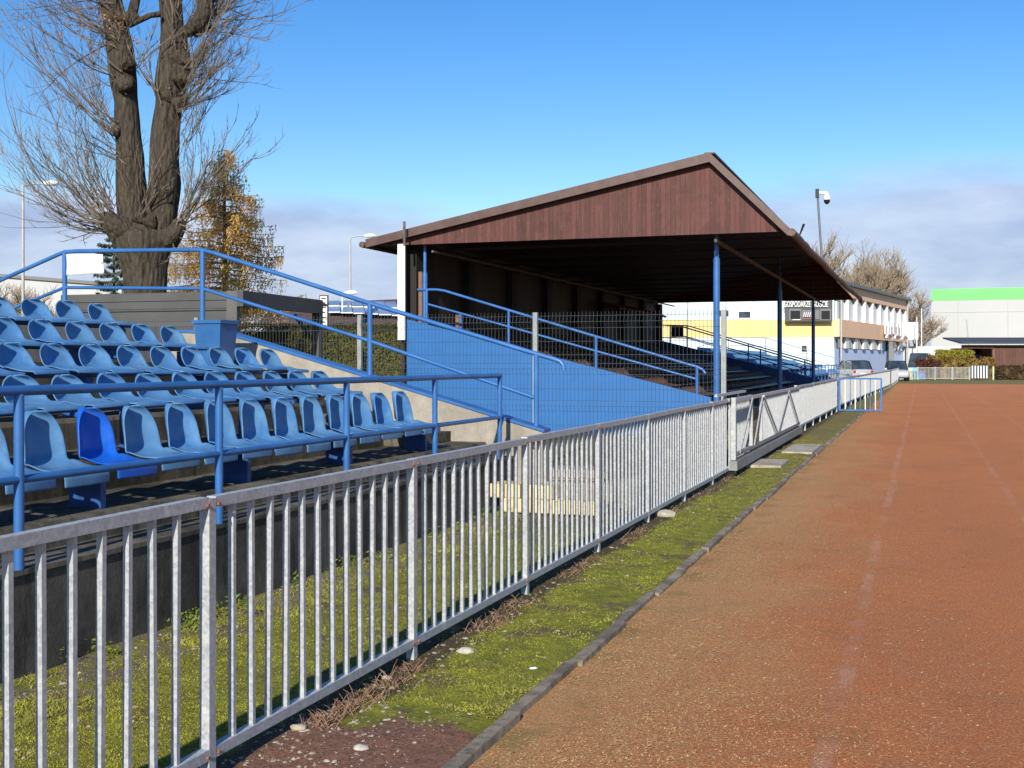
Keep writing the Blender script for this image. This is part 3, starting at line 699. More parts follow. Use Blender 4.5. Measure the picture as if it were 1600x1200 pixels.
xx, yb = XY(664, 28.1); b = MB(); b.tube([(xx, yb, 1.9), (xx, yb, 3.80)], .065, 12); b.tube([(xx, yb, 3.80), (xx, yb, 4.5)], .042, 10); b.build('roof_post', BLUE, gs, True)
xx, yb = XY(656.5, 28.1); MB().box(xx - .045, xx + .045, yb, yb + .09, 1.9, 3.83).build('wood_post', BROWNPOST, gs)
xx, yb = XY(714, 29.4); MB().box(xx - .045, xx + .045, yb, yb + .09, 1.2, 2.83).build('wood_post', BROWNPOST, gs)
xx, yb = XY(719, 29.4); MB().box(xx - .035, xx + .035, yb, yb + .07, 1.2, 2.88).build('wood_post', BLUE, gs)
MB().box(-11.955, -11.765, YG - .15, YG - .095, 2.16, 4.48).build('corner_board', WHITE, gs)
AW = simple('faded red awning', (.12, .03, .025), (.17, .06, .05), 9, .8)
aw = thing('awning', 'torn dark red awning strip hanging at the far back of the grandstand', 'awning', (-11.6, 48, 3.8)); b = MB()
for i in range(14):
    y = 42.5 + i * .62; b.prism([(-11.6, y, 3.98), (-11.6, y + .58, 3.95), (-10.8, y + .58, 3.68), (-10.8, y + .3, 3.60), (-10.8, y, 3.70)], (0, 0, .015))
b.build('awning_cloth', AW, aw)
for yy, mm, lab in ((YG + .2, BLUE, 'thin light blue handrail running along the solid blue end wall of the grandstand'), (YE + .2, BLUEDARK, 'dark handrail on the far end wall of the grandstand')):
    t = thing('handrail', lab, 'railing', (-4.65, yy, .84))
    top = [(-11.58, yy, 3.39), (-11.07, yy, 3.38), (-10.875, yy, 3.35), (-5.0, yy, 1.59), (-4.74, yy, 1.52), (-4.62, yy, 1.46), (-4.55, yy, 1.37)]
    def zt(L): return 1.59 + (L - 5.0) * .2996
    rail_set(t, top, [(-11.3, yy, 3.03), (-4.74, yy, 1.24)], [(-L, yy, wallz(L) - .05, zt(L)) for L in (4.74, 7.08, 9.22)] + [(-11.34, yy, 2.4, 3.39)], mm, .032, .034)
o = MB().box(-11.25, -10.68, YE + .06, YE + .12, 2.82, 3.39).build('notice_board', simple('dark brown board', (.03, .015, .012), None, rough=.6)); tag(o, 'small dark square board fixed on the far end handrail of the grandstand', 'board')
RN = ['lowest', 'second', 'third', 'fourth', 'fifth', 'sixth', 'topmost']; mass = []
for r in range(7):
    for k in range(58):
        xx, yy, z = -5.85 - .98 * r, YG + .6 + .475 * k, .76 + .24 * r
        if k < 26: 
            lab = 'brown chair %s the blue wall in the %s row of the grandstand' % ('nearest' if k == 0 else ORD[k + 1] + ' from', RN[r])
            place_chair(brown0, xx, yy, z, lab, 'brown chairs of the roofed grandstand')
        else: mass.append((xx, yy, z))
    fr = thing('chair_frame', 'dark steel frame under the %s row of brown chairs in the grandstand' % RN[r], 'frame', (xx, YG + .4, .36 + .24 * r), 'chair frames of the grandstand')
    MB().box(xx + .15, xx + .33, YG + .3, YE - .5, .69 + .24 * r, .735 + .24 * r).build('beam', BP, fr)
    for k in range(9): MB().box(xx + .15, xx + .33, YG + .6 + k * 3.2, YG + .65 + k * 3.2, .355 + .24 * r, .688 + .24 * r).build('leg', BP, fr)
chair_mass(brown0, mass, 'dark far half of the rows of brown chairs in the roofed grandstand')
o = MB().bar(P(632, 384, 27.4), P(631.5, 346, 27.4), .05, .045).build('roof_stake', simple('weathered batten', (.25, .22, .19), (.05, .04, .04), 4, .8)); tag(o, 'short weathered stake sticking up at the rear eave above the white board', 'stake')
p = P(1246, 374, 25.6); o = MB().tube([p, p + Vector((.05, .15, .15)), p + Vector((.11, .3, .36))], [.018, .018, .03], 6).build('roof_rod', BLACK); tag(o, 'small dark rod sticking up from the front eave', 'rod')
cp = P(1284, 404, 33.2); tp = P(1277, 297, 33.2)
ct = thing('security_camera', 'white dome security camera hanging from a thin grey pole on the eave', 'security camera', tuple(cp))
MB().tube([cp - Vector((0, 0, .2)), cp, tp], .032, 10).build('pole', simple('grey pole', (.12, .135, .15), None, rough=.4), ct, True)
MB().box(tp.x - .05, tp.x + .05, tp.y - .06, tp.y + .06, tp.z - .22, tp.z + .03).build('bracket', BLACK, ct)
rx = Vector((CT, ST, 0)); q = tp + Vector((0, 0, -.08)); e = q + rx * .24
MB().tube([q + rx * .045, q + rx * .18, e, e + rx * .03 + Vector((0, 0, -.045)), e + rx * .038 + Vector((0, 0, -.09))], [.045, .048, .054, .068, .082], 12).tube([e + rx * .038 + Vector((0, 0, -.075)), e + rx * .038 + Vector((0, 0, -.135)), e + rx * .038 + Vector((0, 0, -.20))], [.075, .10, .099], 14).build('camera_housing', WHITE, ct, True)
c0 = e + rx * .038 + Vector((0, 0, -.20))
MB().tube([c0, c0 + Vector((0, 0, -.06)), c0 + Vector((0, 0, -.105)), c0 + Vector((0, 0, -.13))], [.09, .083, .057, .015], 14).build('camera_dome', BLACK, ct, True)

# ---------------------------------------------------------------- wire mesh fence
mf = thing('mesh_fence', 'thin dark welded wire fence between the open stand and the blue grandstand wall', 'fence', (-5.49, 16.5, 0))
mposts = [2.66, 5.49, 8.44, 11.5, 14.5, 17.5]
for i, L in enumerate(mposts):
    MB().box(-L - .035, -L + .035, 16.47, 16.53, 0, 2.37).build('post', MESHPOST, mf)
    if i < len(mposts) - 1:
        b = MB(); L1 = mposts[i + 1]; n = int((L1 - L - .1) / .058); r = .0032
        folds = {2.31: 0, 2.22: 1, 2.13: 0, 1.93: 0, 1.73: 0, 1.60: 0, 1.52: 1, 1.44: 0, 1.22: 0, 1.05: 0, .97: 1, .89: 0, .68: 0, .47: 0, .36: 0, .28: 1, .20: 0}
        zs = [(2.37, 0)] + sorted(folds.items(), reverse=True) + [(.08, 0)]
        for k in range(n + 1):
            x = -L - .05 - k * (L1 - L - .1) / n; b.tube([(x, 16.45 - .03 * f, z) for z, f in zs], r, 3, False)
        for z, f in zs[1:-1]: b.tube([(-L - .04, 16.445 - .03 * f, z), (-L1 + .04, 16.445 - .03 * f, z)], r * 1.15, 3, False)
        b.build('wire_panel', WIRE, mf, fix=False)

# ---------------------------------------------------------------- galvanised perimeter fence
gf = thing('steel_fence', 'long galvanised picket fence with square posts beside the track', 'fence', (-2.58, 3.77, 0))
PY = [3.77 + 1.877 * k for k in range(-2, 7)]
def fx(y):
    if y < 40: return -2.578
    if y < 80: return -2.578 + .70 * (y - 40) / 40
    return -1.878
def panel(y0, y1, n, first_gap=.075, parent=gf, thin=False, z0=.092):
    b = MB(); X0, X1 = fx(y0), fx(y1); dz0 = rnd.uniform(-.006, .006); dz1 = rnd.uniform(-.006, .006)
    b.bar((X0, y0 + .024, 1.079 + dz0), (X1, y1 - .024, 1.079 + dz1), .042, .042)
    b.bar((X0, y0 + .024, z0 + .025 + dz0), (X1, y1 - .024, z0 + .025 + dz1), .042, .042)
    for k in range(n):
        q = (k + 1) / (n + 1) if n != 12 else (.165 + .1375 * k) / (y1 - y0); x = X0 + (X1 - X0) * q; y = y0 + (y1 - y0) * q; w = .0125; j = rnd.gauss(0, .0018); j2 = rnd.gauss(0, .0018)
        b.bar((x + j2, y + j, z0 + .044), (x - j2, y - j * 1.5, 1.062), w * 2, w * 1.6, (0, 1, 0))
        b.box(x - .016, x + .016, y - .013, y + .013, z0 + .044, z0 + .050)
    return b.build('panel', GALV, parent)
def post(y, h=1.10, w=.022, parent=gf, x=None):
    X = fx(y) if x is None else x
    return MB().box(X - w, X + w, y - w, y + w, -.06, h).build('post', GALV, parent)
RUST = simple('rusty bolt', (.20, .06, .025), (.28, .11, .05), 60, .8)
for i, y in enumerate(PY):
    p = post(y, 1.10 + rnd.uniform(-.004, .006))
    if i < len(PY) - 1: panel(y, PY[i + 1], 12)
    if i < 6:
        b = MB()
        for z in (1.075, .118):
            for d in (-1, 1): b.tube([(-2.578 + .021, y + d * .036, z), (-2.578 + .032, y + d * .036, z)], .008, 6)
        b.build('bolt', RUST, p)
panel(PY[-1], 16.30, 8); panel(16.34, 18.6, 15); post(18.62)
# guide rail on top at the gate mouth
o = MB().bar((-2.62, 15.6, 1.165), (-2.62, 18.3, 1.165), .04, .035).tube([(-2.62, 16.3, 1.1), (-2.62, 16.3, 1.16)], .012, 6).tube([(-2.62, 17.6, 1.1), (-2.62, 17.6, 1.16)], .012, 6).build('guide_rail', GALV, gf)
post(25.62, 1.12, .028)
ys2 = [25.62 + 2.12 * k for k in range(0, 7)]
for i in range(6): panel(ys2[i], ys2[i + 1], 15, z0=.17); post(ys2[i + 1])
# ys2[-1] = 38.3, the pedestrian gap, then on to the far corner
PG = [40.0 + 2.5 * k for k in range(16)]
post(40.0)
for i in range(15):
    if i < 15: panel(PG[i], PG[i + 1], 17, z0=.17); post(PG[i + 1])
MB().box(fx(78.6) - .05, fx(78.6) + .05, 78.5, 78.7, 0, 1.12).build('post', ANTHRA, gf)
q = 78.9
while q < 105: panel(q, q + 2.6, 14, z0=.15); post(q + 2.6, 1.13); q += 2.62

# sliding gate
sg = thing('sliding_gate', 'galvanised cantilever sliding gate with zigzag braces over a heavy bottom beam', 'gate', (-2.50, 16.4, 0))
GX = -2.50
b = MB().bar((GX, 16.40, 1.075), (GX, 25.55, 1.075), .05, .05); b.build('top_rail', GALV, sg)
b = MB().bar((GX, 16.40, .30), (GX, 25.55, .30), .05, .05).bar((GX + .02, 16.2, .17), (GX + .02, 25.6, .17), .11, .13); b.build('bottom_beam', simple('weathered galvanised beam', (.17, .175, .175), (.24, .24, .235), 6, .5, .3), sg)
MB().box(GX - .03, GX + .03, 16.36, 16.42, .24, 1.12).build('upright', GALV, sg)
for y in (18.15, 19.3, 25.5): MB().box(GX - .025, GX + .025, y - .025, y + .025, .32, 1.06).build('upright', GALV, sg)
for (a, c) in (((16.75, .32), (18.05, 1.06)), ((18.25, .32), (19.25, 1.06)), ((19.4, 1.06), (21.4, .32)), ((21.4, .32), (23.3, 1.06)), ((23.3, 1.06), (25.2, .32))):
    MB().bar((GX + .036, a[0], a[1]), (GX + .036, c[0], c[1]), .018, .04).build('brace', GALV, sg)
b = MB(); y = 19.42
while y < 25.4: b.box(GX - .0125, GX + .0125, y - .01, y + .01, .32, 1.06); y += .14
b.build('pickets', GALV, sg)
MB().box(GX - .12, GX + .02, 16.25, 16.5, -.05, .10).build('gate_foot', BLACK, sg)
# blue pedestrian gate standing open
bg = thing('small_gate', 'small blue framed gate with white bars standing open over the track edge', 'gate', (-2.55, 39.0, 0))
b = MB(); x0, x1, y = -2.56, -1.20, 39.0
b.box(x0, x1, y - .025, y + .025, 1.06, 1.11).box(x0, x1, y - .025, y + .025, .04, .09).box(x0, x0 + .06, y - .026, y + .026, .09, 1.06).box(x1 - .05, x1, y - .026, y + .026, .09, 1.06)
b.build('gate_frame', BLUE, bg)
for k in range(7):
    x = x0 + .06 + (x1 - x0 - .11) * (k + 1) / 8; MB().box(x - .013, x + .013, y - .012, y + .012, .09, 1.06).build('bar', WHITE if k % 2 == 0 else BLUE, bg)
o = MB().box(-2.66, -2.58, 38.8, 38.88, -.05, 1.12).build('gate_post', BLUE); o.parent = bg; o.location = -Vector(bg.location)
# concrete slabs in front of the sliding gate
SLABT = [((1193, 729), (1236, 730), (1254, 716), (1216, 716), 'nearest pale concrete slab between the sliding gate and the kerb'), ((1215, 704), (1281, 701), (1300, 690), (1238, 692), 'farther worn concrete slab between the sliding gate and the kerb')]
for k, (y0, y1) in enumerate(((17.7, 18.9), (20.6, 22.6))):
    b = MB(); n = 10
    b.box(-2.42, -1.90, y0, y1, .02, .062 - .004 * k); o = b.build('concrete_slab', CONCSLAB); tag(o, SLABT[k][4], 'slab', 'slabs before the gate')
    o.rotation_euler.z = R(.3 * (1 - 2 * k))
# piles of blocks and slabs behind the fence
YEL = m_conc('pale yellow blocks', (.62, .52, .26), (.68, .58, .32), (.42, .34, .16), .4, 0, 1, .2)
blk = None; n = 0
for lay, cnt, x0 in ((0, 6, -4.10), (1, 4, -4.22)):
    for k in range(cnt):
        w = .17; x = x0 + k * (w + .012) + .0; y = 12.0 - .35 + rnd.uniform(-.02, .02) - .1
        if blk is None:
            bm = bmesh.new(); bmesh.ops.create_cube(bm, size=1); bmesh.ops.scale(bm, vec=(.17, .34, .145), verts=bm.verts); bmesh.ops.bevel(bm, geom=bm.edges[:], offset=.008, segments=2, affect='EDGES')
            me = bpy.data.meshes.new('building_block'); bm.to_mesh(me); bm.free(); me.materials.append(YEL); o = bpy.data.objects.new('building_block', me); blk = o; COL.objects.link(o)
        else: o = blk.copy(); COL.objects.link(o)
        o.location = (x, y, .12 + lay * .148 + .0); o.rotation_euler.z = rnd.uniform(-.05, .05)
        tag(o, 'pale yellow block, %s from the left in the %s layer of the pile' % (ORD[k + 1], ('bottom', 'top')[lay]), 'block', 'pale yellow blocks piled behind the fence')
for k, (x0, x1, y0, z0, z1, lab) in enumerate(((-4.15, -3.35, 12.35, .28, .40, 'topmost grey concrete slab lying behind the yellow blocks'), (-4.15, -3.2, 12.2, .05, .27, 'lowest thick grey slab behind the yellow blocks'), (-3.05, -2.80, 11.95, .02, .36, 'upright pale slab end right of the yellow blocks'))):
    bm = bmesh.new(); bmesh.ops.create_cube(bm, size=1); bmesh.ops.scale(bm, vec=(x1 - x0, .55, z1 - z0), verts=bm.verts); bmesh.ops.bevel(bm, geom=bm.edges[:], offset=.03, segments=3, affect='EDGES')
    me = bpy.data.meshes.new('concrete_slab'); bm.to_mesh(me); bm.free(); me.materials.append(CONCLIGHT if k == 2 else CONCSLAB); o = bpy.data.objects.new('concrete_slab', me); COL.objects.link(o)
    o.location = ((x0 + x1) / 2, y0 + .35, (z0 + z1) / 2 + .01); o.rotation_euler.z = .1 - .1 * k; tag(o, lab, 'slab', 'slabs piled behind the fence')

# ---------------------------------------------------------------- trees
def whip(b, p, d, ln, r0, bend, rg, seg=6, n=3, curve=None):
    """one curved shoot, returns its points"""
    pts = [p.copy()]; d = d.normalized(); j = Vector((rg.gauss(0, .06), rg.gauss(0, .06), rg.gauss(0, .06)))
    for i in range(seg):
        d = (d + bend * (1.0 / seg) + j + Vector((rg.gauss(0, .05), rg.gauss(0, .05), rg.gauss(0, .05)))).normalized(); pts.append(pts[-1] + d * (ln / seg))
    rs = [r0 * (1 - .8 * i / seg) for i in range(seg + 1)]
    b.tube(pts, rs, n, False); return pts
def spray(b, p, d, ln, r0, bend, rg, kids=7, kl=.45):
    pts = whip(b, p, d, ln, r0, bend, rg, 8, 4)
    for k in range(kids):
        q = rg.uniform(.15, .97); i = min(len(pts) - 2, int(q * (len(pts) - 1))); f = q * (len(pts) - 1) - i; c = pts[i].lerp(pts[i + 1], f)
        dd = (pts[i + 1] - pts[i]).normalized(); side = Vector((rg.gauss(0, 1), rg.gauss(0, 1), rg.gauss(0, .6))).normalized()
        nd = (dd + side * rg.uniform(.35, .8)).normalized(); L2 = ln * kl * rg.uniform(.5, 1.2) * (1.15 - q * .6)
        pp = whip(b, c, nd, L2, r0 * .5, bend * .8 + Vector((0, 0, .15)), rg, 5, 3)
        for m in range(2):
            i = rg.randint(1, 4); s2 = Vector((rg.gauss(0, 1), rg.gauss(0, 1), rg.gauss(0, .6))).normalized()
            whip(b, pp[i], ((pp[i + 1] - pp[i]).normalized() + s2 * .6).normalized(), L2 * .4, r0 * .32, bend * .5, rg, 3, 3)
def big_tree():
    S = 30.0; rg = random.Random(11); k = S / F
    bx, by = XY(228, S)
    t = thing('bare_tree', 'huge pollarded bare tree with twin trunks rising behind the near stand', 'tree', (bx, by, 0))
    def stem(spec, n=18, flut=.10, seed=0):
        b = MB(); pts = [P(u, v, S + d) for (u, v, w, d) in spec]; rs = [w * k / 2 for (u, v, w, d) in spec]
        # resample
        out, ro = [], []
        for i in range(len(pts) - 1):
            m = max(2, int((pts[i + 1] - pts[i]).length / .13))
            for j in range(m):
                f = j / m; f2 = f * f * (3 - 2 * f); out.append(pts[i].lerp(pts[i + 1], f)); ro.append(rs[i] + (rs[i + 1] - rs[i]) * f2)
        out.append(pts[-1]); ro.append(rs[-1]); base = len(b.v); b.tube(out, ro, n * 2, True)
        m = n * 2
        for i, p in enumerate(out):
            for q in range(m):
                v = Vector(b.v[base + i * m + q]); d = v - p
                if d.length < 1e-6: continue
                a = noise.noise((d.normalized().x * 2.2 + seed, d.normalized().y * 2.2, p.z * .5)); c = noise.noise((v.x * 5, v.y * 5, v.z * 1.4)); e = noise.noise((v.x * 1.3, v.y * 1.3, v.z * 1.3 + seed))
                b.v[base + i * m + q] = tuple(p + d * (1 + flut * a + .045 * c + .10 * e))
        return b
    trunk = stem([(229, 700, 84, 0), (229, 560, 74, 0), (229, 470, 65, 0), (228, 430, 67, 0), (227, 400, 76, 0), (227, 380, 84, 0), (227, 366, 78, 0), (228, 354, 50, 0), (229, 348, 20, 0)]).build('trunk', BARK, t, True)
    stem([(214, 400, 44, .0), (211, 375, 48, 0), (208, 350, 48, 0), (206, 325, 44, 0), (205, 290, 46, 0), (203, 250, 42, 0), (199, 205, 38, 0), (197, 160, 36, 0), (193, 125, 41, 0), (188, 80, 40, 0), (182, 40, 38, 0), (172, 0, 38, 0), (164, -60, 34, 0), (160, -140, 28, 0), (150, -260, 18, 0)], seed=3).build('trunk', BARK, t, True)
    stem([(240, 400, 46, .1), (243, 375, 52, .1), (248, 350, 52, .1), (254, 318, 49, .1), (258, 285, 50, 0), (257, 240, 46, 0), (259, 205, 42, 0), (264, 165, 40, 0), (268, 130, 48, 0), (272, 100, 50, 0), (272, 70, 44, 0), (269, 40, 36, 0), (266, 0, 36, 0), (270, -70, 34, 0), (280, -170, 26, 0), (284, -270, 16, 0)], seed=8).build('trunk', BARK, t, True)
    stem([(285, 52, 18, -.2), (300, 45, 22, -.4), (312, 34, 26, -.5), (320, 20, 26, -.6), (325, -10, 22, -.6), (335, -60, 14, -.6)], 8, seed=2).build('limb', BARK, t, True)
    stem([(198, 40, 16, -.1), (206, 22, 16, -.2), (212, 0, 14, -.2), (220, -60, 12, -.2), (225, -160, 8, 0)], 6, seed=4).build('limb', BARK, t, True)
    stem([(204, 366, 52, -.1), (190, 356, 44, -.25), (177, 349, 34, -.35), (168, 345, 24, -.4), (162, 342, 10, -.4)], 12, .5, seed=6).build('limb', BARK, t, True)
    for (u, v, rr) in ((170, 347, .20), (178, 355, .17), (163, 340, .13), (186, 343, .18), (172, 338, .14), (282, 356, .15), (276, 350, .13), (286, 348, .09), (196, 133, .26), (200, 100, .2), (181, 205, .15), (282, 118, .28), (284, 90, .24), (262, 150, .17), (280, 160, .18), (205, 30, .22), (188, 28, .2), (236, 345, .2), (218, 340, .16), (318, 38, .2), (308, 46, .17), (322, 20, .2)):
        bm = bmesh.new(); c_ = P(u, v, S - .32); bmesh.ops.create_icosphere(bm, subdivisions=3, radius=rr)
        for vv in bm.verts: vv.co = c_ + vv.co * (1 + .35 * noise.noise((vv.co + c_) * 5) + .25 * noise.noise((vv.co + c_) * 14)) - t.location
        me_ = bpy.data.meshes.new('burl'); bm.to_mesh(me_); bm.free(); me_.materials.append(BARK)
        for p_ in me_.polygons: p_.use_smooth = True
        ob_ = bpy.data.objects.new('burl', me_); COL.objects.link(ob_); ob_.parent = t
    stem([(262, 372, 34, -.3), (272, 364, 26, -.4), (278, 356, 22, -.4), (281, 352, 12, -.4)], 10, .35, seed=9).build('limb', BARK, t, True)
    stem([(210, 37, 6, -.5), (222, 30, 8, -.6), (235, 24, 8, -.5), (250, 22, 9, -.4)], 5, seed=5).build('limb', BARK, t, True)
    b = MB()
    # knobs: (u, v, number, main angle deg from +x counter-clockwise, spread, length px, bend (screen x, up))
    knobs = [(160, 340, 24, 155, 34, 205, (.35, .95)), (172, 345, 12, 120, 30, 215, (-.1, .6)), (168, 350, 10, 185, 26, 130, (.1, .9)), (178, 205, 13, 128, 26, 190, (.05, .5)), (176, 330, 10, 110, 30, 170, (-.2, .6)), (182, 198, 6, 150, 22, 150, (.2, .9)),
             (192, 130, 12, 135, 42, 150, (.1, .5)), (182, 60, 22, 150, 42, 170, (.1, .45)), (170, 0, 20, 150, 40, 190, (.1, .3)), (205, 250, 7, 140, 40, 120, (0, .7)), (215, 100, 7, 60, 40, 100, (0, .5)),
             (282, 350, 12, 66, 16, 150, (-.1, .5)), (284, 345, 8, 45, 18, 120, (.0, .9)), (284, 230, 8, 55, 20, 120, (.0, .8)), (285, 160, 24, 35, 30, 120, (.0, .9)), (290, 110, 20, 40, 30, 120, (.0, .8)), (318, 30, 28, 35, 42, 115, (0, .6)), (300, 45, 12, 10, 34, 100, (.0, 1.0)),
             (330, -20, 20, 40, 50, 150, (0, .4)), (270, 20, 10, 70, 50, 130, (0, .4)), (245, 148, 7, 120, 30, 100, (0, .7)), (262, 140, 6, 80, 50, 100, (0, .4)), (215, 355, 8, 260, 60, 70, (.2, .1)), (225, 330, 10, 90, 60, 120, (0, .4)), (270, 360, 5, 300, 40, 60, (.3, .2))]
    for (u, v, n, ang, spd, ln, bd) in knobs:
        for i in range(int(n * 1.25)):
            a = R(ang + rg.gauss(0, spd * .55)); dep = rg.gauss(0, .55); p = P(u + rg.gauss(0, 5), v + rg.gauss(0, 9), S + rg.uniform(-.5, .2))
            d = Vector((CT, ST, 0)) * math.cos(a) + Vector((0, 0, 1)) * math.sin(a) + Vector((-ST, CT, 0)) * dep
            bend = (Vector((CT, ST, 0)) * bd[0] + Vector((0, 0, 1)) * bd[1]) * .85
            L0 = ln * k * rg.uniform(.55, 1.5); spray(b, p, d, L0, rg.choice((.010, .012, .014, .018, .024)), bend, rg, rg.randint(4, 9), .40)
    b.build('twigs', TWIG, t, fix=False)
    lf = MB()
    for (u, v, n, sp) in ((172, 28, 60, 14), (105, 38, 34, 5), (122, 42, 20, 4), (92, 54, 26, 4), (42, 24, 14, 4), (35, 45, 12, 3), (213, 65, 22, 4), (145, 44, 16, 5), (0, 35, 10, 4), (190, 32, 26, 6), (75, 52, 10, 3)):
        for i in range(n):
            c = P(u + rg.gauss(0, sp), v + rg.gauss(0, sp * .8), S - .6 + rg.gauss(0, .15)); d = Vector((rg.gauss(0, 1), rg.gauss(0, 1), rg.gauss(0, 1))).normalized() * rg.uniform(.025, .05); e = d.cross(Vector((rg.random(), rg.random(), rg.random()))).normalized() * rg.uniform(.012, .03)
            lf.quad(c - d, c + e, c + d, c - e)
    lf.build('leaves', LEAFBROWN, t, fix=False)
big_tree()

def conifer(name, label, u, s, vtop, radius, leafmat, seed, droop, n_wh, asym=0, dens=1.0, z0=1.0, hang=.25, lw=.035, nb=(4, 6), tp=.62):
    rg = random.Random(seed); top = P(u, vtop, s); x, y, H = top.x, top.y, top.z
    t = thing(name, label, 'tree', (x, y, 0))
    MB().tube([(x, y, 0), (x + .05, y, H * .5), (x, y, H * .97)], [.12 * H / 8, .08 * H / 8, .015], 10).build('trunk', BARKLARCH, t, True)
    br = MB(); lf = MB(); 
    for w in range(n_wh):
        q = w / n_wh; z = z0 + (H - z0) * q ** .95
        for k in range(rg.randint(*nb)):
            a = rg.uniform(0, 6.28); rad = radius * (1 - q) ** tp * rg.uniform(.55, 1.15) + .18
            if asym: rad *= 1 + asym * math.cos(a - TH)
            d = Vector((math.cos(a), math.sin(a), rg.uniform(.0, .35))); p = Vector((x, y, z)); pts = [p]
            for i in range(7): d.z += -droop * .16 + (.20 * (i > 3)); pts.append(pts[-1] + d.normalized() * rad / 7)
            br.tube(pts, [.03 * (1 - i / 8.5) * rad / 2 for i in range(8)], 3, False)
            ns = int(rad * 16 * dens)
            for m in range(ns):
                f = rg.uniform(.12, 1.0) ** .8 * 6.99; i = int(f); c = pts[i].lerp(pts[i + 1], f - i)
                sd = Vector((-d.y, d.x, 0)).normalized() * rg.gauss(0, .14 * rad * (1.1 - f / 9)); c = c + sd
                hl = hang * rg.uniform(.3, 1.3); 
                # hanging sprig made of a few needle tufts
                for e in range(5):
                    cc = c + Vector((rg.gauss(0, .02), rg.gauss(0, .02), -hl * e / 4)); dd = Vector((rg.gauss(0, .5), rg.gauss(0, .5), rg.gauss(-1.0, .8))).normalized() * lw * rg.uniform(.7, 1.6); ee = dd.cross(Vector((rg.random(), rg.random(), rg.random() + .1))).normalized() * lw * .45
                    lf.quad(cc - dd, cc + ee, cc + dd, cc - ee)
    br.build('branches', BARKLARCH, t, fix=False); lf.build('foliage', leafmat, t, fix=False)
conifer('larch_tree', 'golden autumn larch with drooping branches just right of the big bare tree', 350, 36, 226, 2.35, LARCH, 5, .6, 27, .06, 1.5, 3.0, .40, .045, (6, 9), .85)
conifer('spruce_tree', 'blue green spruce half hidden behind the big trunk', 177, 40, 340, 1.25, SPRUCE, 3, .35, 22, 0, 4.0, 1.0, .08, .05)

def far_tree(label, u, s, vbase, vtop, spread, seed, n=1500, mat=TWIGFAR, r=.03, name='bare_tree', lean=0, hf=.36):
    rg = random.Random(seed); x, y = XY(u, s); H = P(u, vtop, s).z
    t = thing(name, label, 'tree', (x, y, 0)); b = MB(); tw = MB()
    k = H / 10
    def grow(p, d, ln, rad, lev):
        pts = [p]; 
        for i in range(4): d = (d + Vector((rg.gauss(0, .13), rg.gauss(0, .13), rg.gauss(.05, .08)))).normalized(); pts.append(pts[-1] + d * ln / 4)
        (b if lev < 3 else tw).tube(pts, [max(r * .5, rad * (1 - .45 * i / 4)) for i in range(5)], 5 if lev < 2 else 3, False)
        if lev >= 5: return
        nk = (5, 6, 5, 5, 4)[lev]
        for i in range(nk):
            f = rg.uniform(.35, 1.0) * 3.99; j = int(f); c = pts[j].lerp(pts[j + 1], f - j); sd = Vector((rg.gauss(0, 1), rg.gauss(0, 1), rg.gauss(0, .5))).normalized()
            grow(c, (d * .9 + sd * rg.uniform(.45, .9) * spread + Vector((0, 0, .25))).normalized(), ln * rg.uniform(.52, .78), rad * .52, lev + 1)
    grow(Vector((x, y, 0)), Vector((lean, 0, 1)).normalized(), H * hf, .035 * H, 0)
    b.build('trunk', TWIGFAR, t, fix=False); tw.build('twigs', mat, t, fix=False)
far_tree('tall bare tree rising behind the roof and the security camera pole', 1236, 150, 600, 322, .9, 21, r=.024)
far_tree('light brown bare tree behind the two storey building, the bushier one', 1388, 160, 600, 385, 1.25, 5, r=.042, hf=.46)
far_tree('slim bare tree with a high leader left of the bushier one', 1350, 155, 600, 366, .9, 8, r=.035, hf=.44)
far_tree('low dark bare tree between the building and the white hall', 1425, 150, 600, 440, 1.3, 13, r=.035, hf=.42)
far_tree('thin bare shrub tree behind the solar roof next to the white board', 612, 60, 560, 466, 1.1, 31, r=.02)
far_tree('small bare tree left of the white sheet behind the stand', 60, 45, 560, 405, 1.3, 41, r=.012)
far_tree('bare shrub with red brown twigs at the left edge behind the top seats', 10, 38, 560, 425, 1.4, 43, r=.01, name='shrub')

def hedge(label, p0, p1, thick, h, mat, n, seed, leaf=.05, name='hedge', dz=0, rough=.08):
    rg = random.Random(seed); p0 = Vector((p0[0], p0[1], 0)); p1 = Vector((p1[0], p1[1], 0)); d = (p1 - p0); L = d.length; d.normalize(); s = Vector((d.y, -d.x, 0))
    t = thing(name, label, 'hedge', tuple((p0 + p1) / 2)); c = MB()
    c.prism([p0 - s * thick * .38, p0 + s * thick * .38, p1 + s * thick * .38, p1 - s * thick * .38], (0, 0, h * .93)); c.build('core', mat, t)
    b = MB()
    for i in range(n):
        q = rg.random(); a = rg.random()
        if a < .60: z = rg.uniform(0, h); w = thick * .45
        elif a < .85: z = h; w = rg.uniform(-.45, .45) * thick
        else: z = rg.uniform(0, h); w = -thick * .45
        if rg.random() < .06: q = rg.choice((0, 1)); w = rg.uniform(-.45, .45) * thick; z = rg.uniform(0, h)
        p = p0 + d * L * q + s * w; bump = noise.noise(p * 1.7 + Vector((0, 0, z * 1.7))) * rough
        p += s * (bump if w > 0 else -bump) + Vector((0, 0, z + (bump if z == h else 0))) + Vector((rg.gauss(0, .02), rg.gauss(0, .02), rg.gauss(0, .02)))
        dd = Vector((rg.gauss(0, 1), rg.gauss(0, 1), rg.gauss(.4, 1))).normalized() * leaf * rg.uniform(.6, 1.5); ee = dd.cross(Vector((rg.random(), rg.random(), rg.random() + .1))).normalized() * leaf * rg.uniform(.3, .6)
        b.quad(p - dd, p + ee, p + dd, p - ee)
    b.build('foliage', mat, t, fix=False); return t
